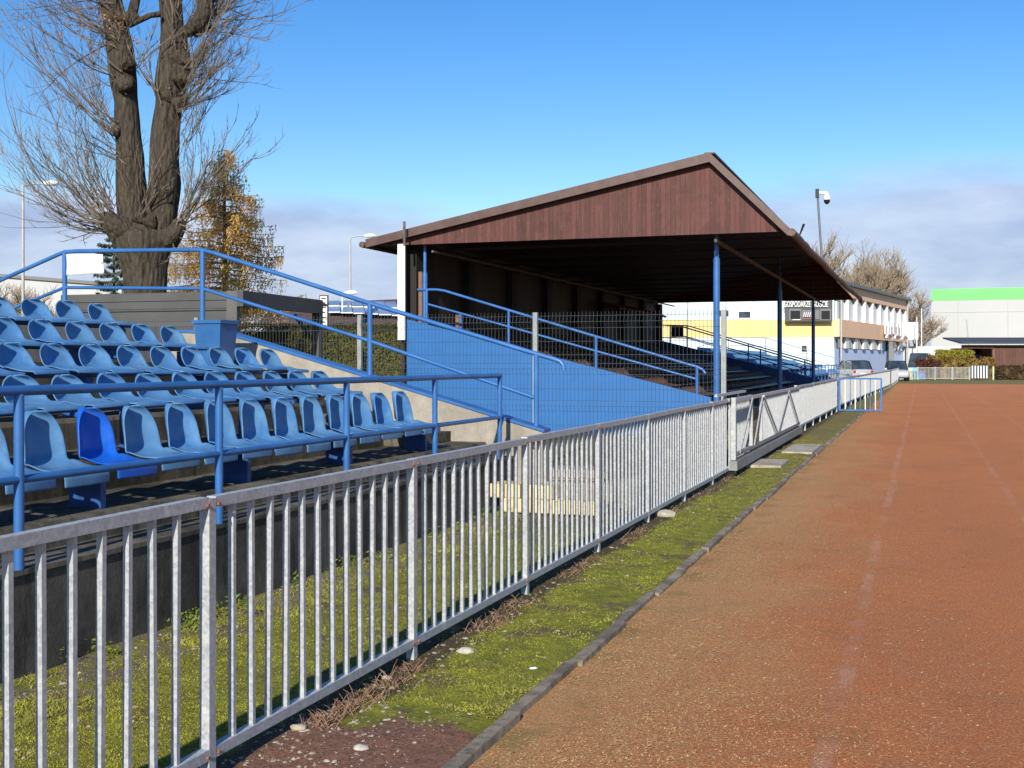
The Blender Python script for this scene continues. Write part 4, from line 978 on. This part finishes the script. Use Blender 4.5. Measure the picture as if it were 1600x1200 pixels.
hedge('tall dark green clipped hedge behind the wire fence', XY(300, 37.5), XY(672, 38), 1.2, P(0, 509, 37.6).z, HEDGE, 26000, 3, .05)
hedge('square clipped yellow green hedge beside the brown hut', XY(1465, 112), XY(1518, 112), 1.6, P(0, 549, 112).z, HEDGEY, 3500, 4, .16)
hedge('rounded orange brown hedge below the yellow green one', XY(1452, 110.5), XY(1551, 110.5), 1.2, P(0, 561, 110.5).z, HEDGEO, 4500, 5, .15, rough=.5)
hedge('dark red low hedge left of the orange brown one', XY(1434, 110), XY(1466, 110), 1.2, P(0, 564, 110).z, HEDGER, 2000, 6, .15, rough=.5)
hedge('low brown leafless hedge in front of the brown hut wall', XY(1558, 107), XY(1700, 107), 1.2, P(0, 573, 107).z, HEDGEB, 5500, 7, .13, rough=.3)

# ---------------------------------------------------------------- left background
# grey container-like building with open canopy
s0 = 23.0; z1 = P(0, 455, s0).z
A = P(95, HOR, 24.3); B = P(370, HOR, s0); C = P(496, HOR, 26.6)
sh = thing('grey_pavilion', 'grey metal clad pavilion with dark canopy below the big tree', 'pavilion', (B.x, B.y, 0))
def wallpoly(b, p, q, z0, z1, th=.12):
    p = Vector((p.x, p.y, 0)); q = Vector((q.x, q.y, 0)); d = (q - p).normalized(); s = Vector((-d.y, d.x, 0)) * th
    if s.y < 0: s = -s
    b.prism([p + Vector((0, 0, z0)), q + Vector((0, 0, z0)), q + Vector((0, 0, z1)), p + Vector((0, 0, z1))], s)
def shift(p, back): v = Vector((-ST, CT, 0)) * back; return p + v
zA = P(0, 458, 24.3).z
b = MB(); wallpoly(b, shift(A, .04), shift(B, .04), 0, z1 - .02); b.build('wall', GREYCLAD, sh)
for (va, vb_) in ((455, 468), (469, 480.5), (481, 484), (485.5, 520)):
    b = MB(); wallpoly(b, A, B, P(0, vb_, s0).z, P(0, va, s0).z, .035 if va != 481 else .03); b.build('cladding_panel', GREYCLAD if va != 481 else ANTHRA, sh)
b = MB(); wallpoly(b, P(354, HOR, s0 - .03), B, P(0, 500, s0).z - 1.2, z1 + .01, .10); b.build('corner_post', GREYCLAD, sh)
b = MB(); wallpoly(b, B, C, z1 - .30, z1 + .012, .14); b.build('canopy_beam', ANTHRA, sh)
D = shift(C, 1.6); E = shift(A, 1.8)
b = MB(); b.prism([A + Vector((0, 0, z1 - EYE - .05)), B + Vector((.0, .05, z1 - EYE - .05)), C + Vector((0, .05, z1 - EYE - .05)), D + Vector((0, 0, z1 - EYE - .05)), E + Vector((0, 0, z1 - EYE - .05))], (0, 0, .04)); b.build('roof', ANTHRA, sh)
b = MB().box(C.x - .09, C.x + .09, C.y - .09, C.y + .09, 0, z1); b.build('post', GREYCLAD, sh)
b = MB().bar((C.x - .12, C.y, z1 - .9), (C.x - .55, C.y - .1, z1 - .32), .08, .08); b.build('brace', ANTHRA, sh)
# house with brown roof and solar panels
ho = thing('house', 'low house with brown roof and blue solar panels behind the hedge', 'house', tuple(P(560, HOR, 50) - Vector((0, 0, EYE))))
e0 = P(400, 507, 48); e1 = P(690, 512, 50); r0 = P(430, 476, 54); r1 = P(650, 466, 56)
rb_ = MB(); rb_.prism([e0, e1, r1, r0], (0, .1, -.12)); TILE = simple('brown roof tiles', (.085, .05, .038), (.12, .075, .055), 3, .8, bump=.5, bscale=9); rf = rb_.build('roof', TILE, ho)
w0 = Vector((e0.x, e0.y + .5, 0)); w1 = Vector((e1.x, e1.y + .5, 0)); b = MB(); wallpoly(b, w0, w1, 0, e0.z - .1, .3); b.build('wall', WHITE, ho)
SOLAR = simple('solar panel glass', (.17, .23, .33), (.24, .31, .40), .6, .25)
def on(a, c): return (e0.lerp(e1, a)).lerp(r0.lerp(r1, a), c) + Vector((0, -.06, .10))
for j in range(2):
    for i in range(6):
        a0 = .38 + i * .075; c0 = .40 + j * .27 - i * .025; b = MB(); b.prism([on(a0, c0), on(a0 + .071, c0), on(a0 + .071, c0 + .25), on(a0, c0 + .25)], (0, -.01, .04)); pnl = b.build('solar_panel', SOLAR, ho)
        b = MB(); b.bar(on(a0, c0) + Vector((0, -.03, .05)), on(a0 + .071, c0) + Vector((0, -.03, .05)), .05, .05); b.build('panel_frame', WHITE, pnl)
# sign board, lamps, far hall on the left
sb_ = thing('sign_totem', 'narrow white sign board in a brown frame behind the pavilion canopy', 'sign', tuple(P(505, HOR, 34) - Vector((0, 0, EYE))))
zt_, zb_ = P(0, 461, 34).z, P(0, 510, 34).z; pa = P(499, HOR, 34); pb_ = P(512.5, HOR, 34)
b = MB(); wallpoly(b, pa, pb_, zb_, zt_, .12); b.build('frame', simple('maroon frame', (.10, .02, .02), None), sb_)
b = MB(); wallpoly(b, shift(P(500.5, HOR, 34), -.02), shift(P(511, HOR, 34), -.02), zb_, P(0, 463, 34).z, .015); b.build('board', WHITE, sb_)
b = MB()
for i, v in enumerate((465, 472, 479, 487, 495, 502)): wallpoly(b, shift(P(502, HOR, 34), -.035), shift(P(509.5 - (i % 2), HOR, 34), -.035), P(0, v + 2.2, 34).z, P(0, v, 34).z, .01)
b.build('printed_lines', ANTHRA, sb_)
def lamp(label, u, s, vtop, arm, mat, head=WHITE, r=.07):
    p = P(u, vtop, s); t = thing('street_lamp', label, 'street lamp', (p.x, p.y, 0), 'street lamps behind the stands')
    MB().tube([(p.x, p.y, 0), (p.x, p.y, p.z)], [r, r * .6], 10).build('pole', mat, t, True); rx = Vector((CT, ST, 0))
    e = p + rx * arm + Vector((0, 0, abs(arm) * .12)); MB().tube([p, p + rx * arm * .5 + Vector((0, 0, abs(arm) * .09)), e], .035, 8).build('arm', mat, t, True)
    sg = 1 if arm > 0 else -1
    MB().tube([e, e + rx * .12 * sg, e + rx * .4 * sg + Vector((0, 0, .02)), e + rx * .58 * sg], [.04, .09, .11, .04], 10).build('lamp_head', head, t, True)
LAMPG = simple('grey lamp pole', (.38, .38, .36), (.44, .43, .4), 3, .5)
lamp('tall pale street lamp with arm to the right at the left edge of the photo', 36, 42, 290, .7, LAMPG)
lamp('tall street lamp with short arm between larch and grandstand roof', 547, 58, 371, .7, LAMPG, r=.08)
lamp('short white lamp post above the solar roof', 535, 52, 458, .1, WHITE, r=.05)
D00 = Vector((-ST, CT, 0))
hl = thing('industrial_hall', 'long pale grey hall with small windows at the left edge', 'hall', tuple(P(60, HOR, 90) - Vector((0, 0, EYE))))
HALL = simple('pale grey cladding', (.44, .45, .44), (.49, .49, .48), .5, .6)
a = P(-60, 423, 88); c = P(190, 443, 90.5); za, zc = a.z, c.z; a.z = c.z = 0
b = MB(); b.prism([a, c, c + Vector((0, 0, zc - .25)), a + Vector((0, 0, za - .25))], D00 * .3); b.build('wall', HALL, hl)
b = MB(); b.prism([a - D00 * .2 + Vector((0, 0, za - .25)), c - D00 * .2 + Vector((0, 0, zc - .25)), c - D00 * .2 + Vector((0, 0, zc)), a - D00 * .2 + Vector((0, 0, za))], D00 * 8); b.build('roof', simple('dark roof edge', (.16, .16, .16), None), hl)
for f in (.30, .37, .45, .53, .61, .69):
    p = a.lerp(c, f) - D00 * .06; q = a.lerp(c, f + .03) - D00 * .06; b = MB(); b.prism([p + Vector((0, 0, 3.6)), q + Vector((0, 0, 3.6)), q + Vector((0, 0, 5.6)), p + Vector((0, 0, 5.6))], D00 * .05); b.build('window', GLASS, hl)

# ---------------------------------------------------------------- right background
D0 = Vector((-ST, CT, 0)); R0 = Vector((CT, ST, 0))
dd = (R0 * .482 + D0 * .876).normalized(); nn = Vector((dd.y, -dd.x, 0))     # along the right facade, and its outward normal
Cn = P(1303, HOR, 105); Cn.z = 0; W = 34.0
bl = thing('two_storey_building', 'two storey club building with pale blue, yellow and orange painted facade', 'building', tuple(Cn))
def facing(b, p, q, z0, z1, out, th):     # slab on a wall line p-q, proud by out
    b.prism([p + out * th + Vector((0, 0, z0)), q + out * th + Vector((0, 0, z0)), q + out * th + Vector((0, 0, z1)), p + out * th + Vector((0, 0, z1))], -out * th)
PALEB = simple('pale blue render', (.52, .62, .68), (.56, .66, .71), .5, .7); YELL = simple('yellow render', (.68, .51, .20), (.72, .55, .24), .5, .7)
ORNG = simple('orange render', (.84, .52, .32), (.88, .56, .35), .5, .7); BLW = simple('light blue render', (.52, .62, .84), (.56, .66, .87), .5, .7)
Lf = Cn - R0 * 24.5; Re = Cn + dd * W; back = D0 * 14
core = MB(); core.prism([Lf + D0 * .05, Cn + D0 * .05 - R0 * .02, Re - nn * .05, Re - nn * 12, Lf + back], (0, 0, 8.4)); core.build('wall', PALEB, bl)
b = MB(); facing(b, Lf, Cn, 5.5, 8.5, -D0, .03); b.build('upper_wall', PALEB, bl)
b = MB(); facing(b, Lf, Cn, 3.9, 5.5, -D0, .05); b.build('yellow_band', YELL, bl)
b = MB(); facing(b, Lf, Cn, 0, 3.88, -D0, .02); b.build('lower_wall', PALEB, bl)
b = MB(); facing(b, Cn, Re, 3.95, 5.55, nn, .50); b.build('orange_band', ORNG, bl)
b = MB(); facing(b, Cn, Re, 7.72, 8.75, nn, .50); b.build('orange_band', ORNG, bl)
b = MB(); facing(b, Cn, Re, 0, 2.9, nn, .04); b.build('lower_wall', BLW, bl)
for i in range(9):
    p = Cn + dd * (.5 + i * 3.72); q = p + dd * 3.2
    b = MB(); facing(b, p, q, 5.58, 7.2, nn, .16); w = b.build('window', WHITE, bl)
    b = MB(); facing(b, p, q, 7.2, 7.70, nn, .14); b.build('pane', GLASS, w)  # dark glass strip standing in for the shadow at the window head
    b = MB(); facing(b, p + dd * 3.2, p + dd * 3.72, 5.56, 7.71, nn, .48); b.build('pier', WHITE, bl)
for i in range(7):
    p = Cn + dd * (1.0 + i * 3.9 + (3.5 if i > 4 else 0)); q = p + dd * 2.5; b = MB(); facing(b, p, q, 2.95, 3.75, nn, .10); w = b.build('window', GLASS, bl)
    b = MB(); facing(b, q, q + dd * 1.3, 2.92, 3.9, nn, .3); b.build('pier', WHITE, bl)
b = MB(); b.prism([Cn + nn * .9 - dd * .8 + Vector((0, 0, 8.76)), Re + nn * .9 + dd * .6 + Vector((0, 0, 8.76)), Re - nn * 12 + Vector((0, 0, 8.76)), Lf + back + Vector((0, 0, 8.76)), Lf - D0 * .5 + Vector((0, 0, 8.76)), Cn - D0 * .6 + Vector((0, 0, 8.76))], (0, 0, .28)); b.build('roof', simple('grey roof edge', (.12, .13, .14), None, rough=.5), bl)
p = Re - dd * 3.6 + nn * .75; MB().bar(Vector((p.x, p.y, 0)), Vector((p.x, p.y, 8.7)), .15, .15)
for f, w_ in ((.005, .3), (.985, .25)):
    p = Cn + dd * W * f + nn * .62; MB().tube([(p.x, p.y, 0), (p.x, p.y, 8.7)], .09, 8).build('drainpipe', LAMPG, bl, True)
p = P(1134, HOR, 104.8); MB().tube([(p.x, p.y, 2), (p.x, p.y, 8.5)], .07, 6).build('drainpipe', LAMPG, bl, True)
p = P(1074, HOR, 104.8); MB().tube([(p.x, p.y, 2), (p.x, p.y, 8.5)], .07, 6).build('drainpipe', LAMPG, bl, True)
for (u0, u1, v0, v1) in ((1152, 1174, 466, 499), (1122, 1140, 466, 497), (1250, 1262, 528, 552)):
    fr_ = MB(); facing(fr_, P(u0, HOR, 105) * 1, P(u1, HOR, 105) * 1, 0, 1, -D0, .0) if False else None
    p = P(u0, 0, 105); q = P(u1, 0, 105); p.z = q.z = 0; b = MB(); facing(b, p, q, P(0, v1, 105).z, P(0, v0, 105).z, -D0, .10); w = b.build('window', WHITE, bl)
    p = P(u0 + 2, 0, 105); q = P(u1 - 2, 0, 105); p.z = q.z = 0; b = MB(); facing(b, p, q, P(0, v1 - 2.5, 105).z, P(0, v1 - 12, 105).z, -D0, .14); b.build('pane', GLASS, w)
# entrance canopy column and letters
EN = Cn + dd * 24.0
b = MB(); facing(b, EN, EN + dd * 3.0, 0, 3.9, nn, .3); b.build('door', GLASS, bl)
def text3d(s, size, p, xdir, mat, name, parent, ext=.02, center=True, sx=1.0, shear=0):
    cu = bpy.data.curves.new(name, 'FONT'); cu.body = s; cu.size = size; cu.extrude = ext; cu.align_x = 'CENTER' if center else 'LEFT'; cu.shear = shear; cu.resolution_u = 3; cu.offset = .012 * size
    o = bpy.data.objects.new(name + '_tmp', cu); COL.objects.link(o); dg = bpy.context.evaluated_depsgraph_get(); dg.update(); me = bpy.data.meshes.new_from_object(o.evaluated_get(dg)); bpy.data.objects.remove(o)
    xd = xdir.normalized(); zd = Vector((0, 0, 1)); off = parent.location.copy()
    if parent.parent: off += parent.parent.location
    nrm = xd.cross(zd)
    for v in me.vertices: v.co = p + xd * v.co.x * sx + zd * v.co.y + nrm * v.co.z - off
    me.materials.clear(); me.materials.append(mat); o = bpy.data.objects.new(name, me); COL.objects.link(o); o.parent = parent; return o
# letters above the entrance, too small in the photo to read: plain upright letter blocks with arches below
lt = thing('facade_lettering', 'white raised lettering on the orange band above the club entrance', 'lettering', tuple(Cn + dd * 24 + Vector((0, 0, 4.4))))
for (f, w_, h0, h1) in ((19.5, .9, 4.6, 5.5), (21.2, .35, 4.6, 6.0), (22.4, .35, 4.6, 5.8), (24.0, 1.0, 4.7, 5.9), (26.4, 1.0, 4.7, 5.9), (28.4, .4, 4.6, 6.0), (29.8, .4, 4.6, 5.5), (31.0, .8, 4.6, 5.6)):
    p = Cn + dd * f + nn * .7; b = MB(); facing(b, p, p + dd * w_, h0, h1, nn, .12); b.build('letter', WHITE, lt)
for f in (20.5, 25, 29.5):
    b = MB(); pts = [Cn + dd * (f + 1.6 * math.cos(a)) + nn * 1.0 + Vector((0, 0, 4.15 + .45 * math.sin(a))) for a in [math.pi * k / 8 for k in range(9)]]; b.tube(pts, .12, 6); b.build('arch', WHITE, lt)
# hanging box sign at the corner
p = P(1419, 517, 134) ; o = MB().box(p.x - 1.1, p.x + 1.1, p.y - .2, p.y + .2, p.z - 1.0, p.z + 1.0).build('box_sign', WHITE); tag(o, 'white square box sign projecting from the far corner of the club building', 'sign')
# scoreboard
q0 = P(1226.5, 0, 104.6); q1 = P(1298.5, 0, 104.6); q0.z = q1.z = 0
sc = thing('scoreboard', 'dark grey scoreboard reading GOSPODARZE and GOŚCIE on the building wall', 'scoreboard', (q0.x, q0.y, P(0, 508, 104.6).z))
ZB, ZT = P(0, 502.5, 104.6).z, P(0, 459, 104.6).z
SCD = simple('dark scoreboard face', (.06, .06, .065), (.075, .075, .08), 1, .5)
b = MB(); facing(b, q0, q1, ZB, ZT, -D0, .45); b.build('board', SCD, sc)
def dev(u0, u1, v0, v1, m, nm, th=.5):
    p = P(u0, 0, 104.6); q = P(u1, 0, 104.6); p.z = q.z = 0; b = MB(); facing(b, p, q, P(0, v1, 104.6).z, P(0, v0, 104.6).z, -D0, th); return b.build(nm, m, sc)
GREYP = simple('grey display surround', (.17, .17, .17), None, rough=.4)
for (u0, u1) in ((1231, 1250), (1279, 1296)):
    dev(u0, u1, 483, 501, GREYP, 'display', .52); dev(u0 + 2, u1 - 2, 486, 499, BLACK, 'display_glass', .56)
dev(1251.5, 1278, 485, 499, GREYP, 'display', .50); dev(1236, 1248, 499.2, 500.6, WHITE, 'display_strip', .6)
REDM = simple('red lettering', (.45, .03, .03), None)
pp = P(1245.5, 479.5, 104.0); text3d('GOSPODARZE', .74, pp, R0, WHITE, 'lettering', sc, .03, sx=.50)
pp = P(1281.5, 479.5, 104.0); text3d('GOŚCIE', .74, pp, R0, WHITE, 'lettering', sc, .03, sx=.53)
dev(1246, 1268, 463.5, 466.5, REDM, 'red_strip', .5); dev(1276, 1290, 463.5, 465.5, REDM, 'red_strip', .5)
for i in range(5): # unreadable slanted emblem strokes
    u = 1255 + i * 3.2; b = MB(); b.bar(P(u, 495, 103.95), P(u + 2.0, 488, 103.95), .12, .05); b.build('emblem_stroke', WHITE, sc)
dev(1254, 1272, 495.6, 496.8, REDM, 'red_strip', .6)

# white hall with the green band
hq = thing('white_hall', 'large white panelled hall with a bright green band along its top', 'hall', tuple(P(1455, HOR, 170) - Vector((0, 0, EYE))))
HW = simple('white hall panels', (.42, .43, .42), (.46, .46, .45), .08, .6); GRN = simple('bright green panels', (.13, .58, .13), (.15, .62, .15), .3, .5)
a = P(1455, HOR, 172); c = P(1860, HOR, 160); a.z = c.z = 0; zt1 = P(0, 452, 172).z
b = MB(); wallpoly(b, a, c, 0, P(0, 470, 172).z, 12); b.build('wall', HW, hq)
b = MB(); wallpoly(b, shift(a, -.05), shift(c, -.05), P(0, 470, 172).z + .01, zt1, 12); b.build('green_band', GRN, hq)
for k in range(4):
    p = a.lerp(c, .11 + .2 * k); b = MB(); wallpoly(b, shift(p, -.06), shift(p + (c - a).normalized() * .12, -.06), 0, P(0, 471, 172).z, .05); b.build('panel_joint', LAMPG, hq)
b = MB(); wallpoly(b, shift(a, -.06), shift(c, -.06), 9.0, 9.06, .05); b.build('panel_joint', LAMPG, hq)
# brown hut
S = 113
hu = thing('brown_hut', 'low brown wooden hut with flat dark roof and open porch', 'hut', tuple(P(1530, HOR, S) - Vector((0, 0, EYE))))
def fb_(u0, u1, v0, v1, m, nm, s=S, th=.12, par=None):
    p = P(u0, 0, s); q = P(u1, 0, s); p.z = q.z = 0; b = MB(); wallpoly(b, p, q, max(0, P(0, v1, s).z), P(0, v0, s).z, th); return b.build(nm, m, par or hu)
HUTB = m_boards('brown hut boards', (.10, .045, .03), (.14, .065, .045), (.13, .08, .06), .3, 'x')
fb_(1553, 1720, 539, 600, HUTB, 'wall', S, 4)
fb_(1504, 1553, 539, 544.5, HUTB, 'porch_beam', S - .1, .3); fb_(1503, 1512, 544, 600, HUTB, 'wall', S, 3)
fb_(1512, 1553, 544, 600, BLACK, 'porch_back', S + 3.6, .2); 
fb_(1519, 1546, 553.5, 600, simple('blue board', (.10, .16, .34), None), 'blue_board', S + 3.0, .1)
fb_(1551, 1554, 545, 600, BROWNPOST, 'porch_post', S - .35, .25)
ra = P(1502, 537.5, S - .8); rc = P(1740, 537.5, S - .8); b = MB(); b.prism([ra, rc, shift(rc, 7) + Vector((0, 0, .65)), shift(ra, 7) + R0 * .8 + Vector((0, 0, .65))], (0, 0, .14)); b.build('roof', simple('dark roofing felt', (.05, .055, .06), (.07, .07, .075), .5, .7), hu)
# far cross fence (galvanised), dark panel with white bars
GALVDARK = simple('weathered grey steel', (.26, .28, .26), (.34, .35, .32), 6, .6)
cf = thing('cross_fence', 'low pale picket fence across the far end of the track', 'fence', tuple(P(1407, HOR, 106) - Vector((0, 0, EYE))))
us = [1407, 1434, 1461, 1488, 1515]
for i, u in enumerate(us):
    p = P(u, HOR, 106); MB().box(p.x - .06, p.x + .06, p.y - .05, p.y + .05, 0, 1.2).build('post', GALVDARK, cf)
    if i < 4:
        q = P(us[i + 1], HOR, 106); b = MB(); b.bar((p.x, p.y, 1.12), (q.x, q.y, 1.12), .05, .06); b.bar((p.x, p.y, .12), (q.x, q.y, .12), .05, .07)
        for k in range(1, 13): c = p.lerp(q, k / 13); b.box(c.x - .022, c.x + .022, c.y - .012, c.y + .012, .14, 1.1)
        b.build('panel', GALVDARK, cf)
dp = thing('striped_gate', 'dark gate with white upright bars at the right end of the far fence', 'gate', tuple(P(1517, HOR, 106) - Vector((0, 0, EYE))))
fb_(1516.5, 1546, 570.5, 592, simple('dark slate panel', (.05, .055, .07), None), 'gate_panel', 106, .05, dp)
for k in range(6): fb_(1518.5 + k * 4.5, 1520.3 + k * 4.5, 571.5, 591, WHITE, 'bar', 105.9, .05, dp)
o = MB(); p = P(1552, HOR, 106); o.box(p.x - .06, p.x + .06, p.y - .05, p.y + .05, 0, 1.25); o = o.build('marker_post', simple('yellowish post', (.5, .5, .3), None)); tag(o, 'pale yellow post right of the striped gate', 'post')
# boards leaning behind the far fence
for k, (u0, u1, v0, col, lab) in enumerate(((1421, 1427, 574, (.55, .55, .25), 'yellowish board leaning behind the far fence'), (1429, 1436, 575, (.10, .45, .55), 'turquoise board leaning behind the far fence'), (1438, 1446, 580, (.06, .16, .45), 'blue board leaning behind the far fence'))):
    p = P(u0, HOR, 106.6); q = P(u1, HOR, 106.6); b = MB(); h = P(0, v0, 106.6).z; b.prism([(p.x, p.y, 0), (q.x, q.y, 0), (q.x - .1, q.y + .3, h), (p.x - .2, p.y + .3, h)], (0, .06, 0)); o = b.build('leaning_board', simple('board paint', col, None)); tag(o, lab, 'board', 'boards behind the far fence')
# white industrial fence line, flag poles, thin mast
wf = thing('palisade_fence', 'white palisade fence in front of the far hall', 'fence', tuple(P(1440, HOR, 135) - Vector((0, 0, EYE))))
b = MB(); p = P(1405, HOR, 136); q = P(1512, HOR, 134); n = 110
for k in range(n): c = p.lerp(q, k / n); b.box(c.x - .035, c.x + .035, c.y - .02, c.y + .02, 0, P(0, 541, 135).z)
b.bar((p.x, p.y, 2.9), (q.x, q.y, 2.9), .06, .08).bar((p.x, p.y, .6), (q.x, q.y, .6), .06, .08); b.build('palisades', simple('off white palisade', (.50, .51, .50), None), wf)
pw = P(1407, HOR, 137.5); qw = P(1470, HOR, 137.5); b = MB(); wallpoly(b, pw, qw, 0, P(0, 545, 137.5).z, .2); o = b.build('precast_wall', simple('pale precast wall', (.5, .5, .48), (.56, .55, .52), 1, .8)); tag(o, 'low pale precast wall behind the dark van', 'wall')
for (u, v, lab) in ((1432.5, 495, 'shorter white flag pole left of the white hall'), (1440, 482, 'taller white flag pole left of the white hall')):
    p = P(u, v, 132); o = MB().tube([(p.x, p.y, 0), (p.x, p.y, p.z)], [.07, .05], 8).build('flag_pole', WHITE, smooth=True); tag(o, lab, 'flag pole', 'flag poles')
p = P(1513, 530, 125); q = P(1510.5, 500, 125); o = MB().tube([(p.x + .3, p.y, 0), tuple(q)], .06, 6).tube([tuple(q), tuple(q + Vector((-.3, 0, .02)))], .04, 5).build('thin_mast', LAMPG); tag(o, 'thin leaning mast above the brown hut roof', 'mast')

# ---------------------------------------------------------------- vehicles
def car(label, u, s, heading, body, L=4.6, Wd=1.86, H=1.7, suv=True):
    x, y = XY(u, s); t = thing('parked_car', label, 'car', (0, 0, 0), 'cars parked by the club building')
    paint = NT(label.split()[0] + ' car paint'); paint.b.inputs['Coat Weight'].default_value = .6; paint = paint.done(body, .35, .1)
    # body: lofted cross sections along the length (x forward)
    st = [(-L/2, .45, .95, .80), (-L/2 + .08, .30, 1.02, .94), (-L/2 + .5, .24, 1.06, 1.0), (-.9, .22, 1.05, 1.0), (.6, .22, 1.02, 1.0), (1.3, .24, .98, .99), (L/2 - .35, .28, .88, .95), (L/2 - .05, .34, .74, .84), (L/2, .42, .64, .74)]
    b = MB(); n0 = 0; m = 12
    for (xx, zb, zt, w) in st:
        hw = Wd / 2 * w
        for (yy, zz) in ((-hw * .9, zb), (-hw, zb + .12), (-hw, (zb + zt) / 2), (-hw * .985, zt - .10), (-hw * .93, zt - .02), (-hw * .5, zt + .01), (hw * .5, zt + .01), (hw * .93, zt - .02), (hw * .985, zt - .10), (hw, (zb + zt) / 2), (hw, zb + .12), (hw * .9, zb)): b.v.append((xx, yy, zz))
    for i in range(len(st) - 1):
        for j in range(m): a = i * m + j; c = i * m + (j + 1) % m; b.f.append((a, c, c + m, a + m))
    b.f.append(tuple(range(m))); b.f.append(tuple(range((len(st) - 1) * m, len(st) * m))[::-1]); b.build('body', paint, t, True)
    rear = -L/2 + (.22 if suv else .9)
    cab = [(rear, 1.0, .90), (rear + .35, H - .09, .76), (rear + .8, H, .74), (.1, H, .73), (.45, H - .07, .75), (1.25, 1.0, .88)]
    b = MB(); hw = Wd / 2
    lower = [(rear, 1.0, .92), (1.25, 1.0, .90)]
    for sgn in (-1, 1):
        for (xx, zz, w) in cab: b.v.append((xx, sgn * hw * w, zz))
    k = len(cab)
    for i in range(k - 1): b.f.append((i, i + 1, k + i + 1, k + i))
    b.f.append(tuple(range(k))); b.f.append(tuple(range(k, 2 * k))[::-1]); b.build('windows', GLASS, t)
    b = MB()
    for i in range(1, 4): # roof skin
        (x0, z0, w0), (x1, z1_, w1) = cab[i], cab[i + 1]; b.quad((x0, -hw * w0 * 1.01, z0 + .012), (x1, -hw * w1 * 1.01, z1_ + .012), (x1, hw * w1 * 1.01, z1_ + .012), (x0, hw * w0 * 1.01, z0 + .012))
    for sgn in (-1, 1):
        b.bar((rear, sgn * hw * .90, 1.0), (rear + .35, sgn * hw * .77, H - .08), .08, .08); b.bar((1.25, sgn * hw * .885, 1.0), (.40, sgn * hw * .76, H - .05), .06, .06)
        b.bar((-.3, sgn * hw * .915, 1.0), (-.3, sgn * hw * .755, H - .03), .06, .1)
    b.build('roof', BLACK, t)
    for sx in (-1.35, 1.4):
        for sy in (-1, 1):
            w = MB().tube([(sx, sy * (hw - .22), .34), (sx, sy * (hw + .005), .34)], .34, 20).build('tyre', BLACK, t, True)
            MB().tube([(sx, sy * (hw - .05), .34), (sx, sy * (hw + .012), .34)], .21, 14).build('rim', LAMPG, w, True)
    for sy in (-1, 1):
        MB().box(-L/2 - .01, -L/2 + .12, sy * hw * .80 - .1, sy * hw * .80 + .1, .72, .95).build('tail_light', simple('tail light red', (.4, .02, .02), None, rough=.2), t)
        MB().box(L/2 - .14, L/2 - .01, sy * hw * .66 - .16, sy * hw * .66 + .12, .58, .70).build('headlight', simple('headlight glass', (.7, .72, .75), None, rough=.1), t)
        MB().box(.95, 1.12, sy * (hw + .05) - .09, sy * (hw + .05) + .09, .98, 1.12).build('mirror', paint, t)
    MB().box(-L/2 - .012, -L/2 + .02, -.26, .26, .62, .73).build('number_plate', WHITE, t)
    t.location = (x, y, 0); t.rotation_euler.z = heading; return t
car('silver white car seen from behind in front of the club building', 1331, 97, math.atan2(D0.y, D0.x) + .12, (.40, .40, .41), H=1.78)
car('white car with dark windscreen facing the camera beside the entrance', 1401, 101, math.atan2(-D0.y, -D0.x) - .25, (.50, .50, .52), H=1.74)
car('dark van parked at the right behind the white car', 1436, 118, math.atan2(-D0.y, -D0.x) - .5, (.02, .022, .025), L=5.0, Wd=2.0, H=2.55)
print('objects', len(bpy.data.objects), 'tris', sum(len(o.data.polygons) for o in bpy.data.objects if o.type == 'MESH'))
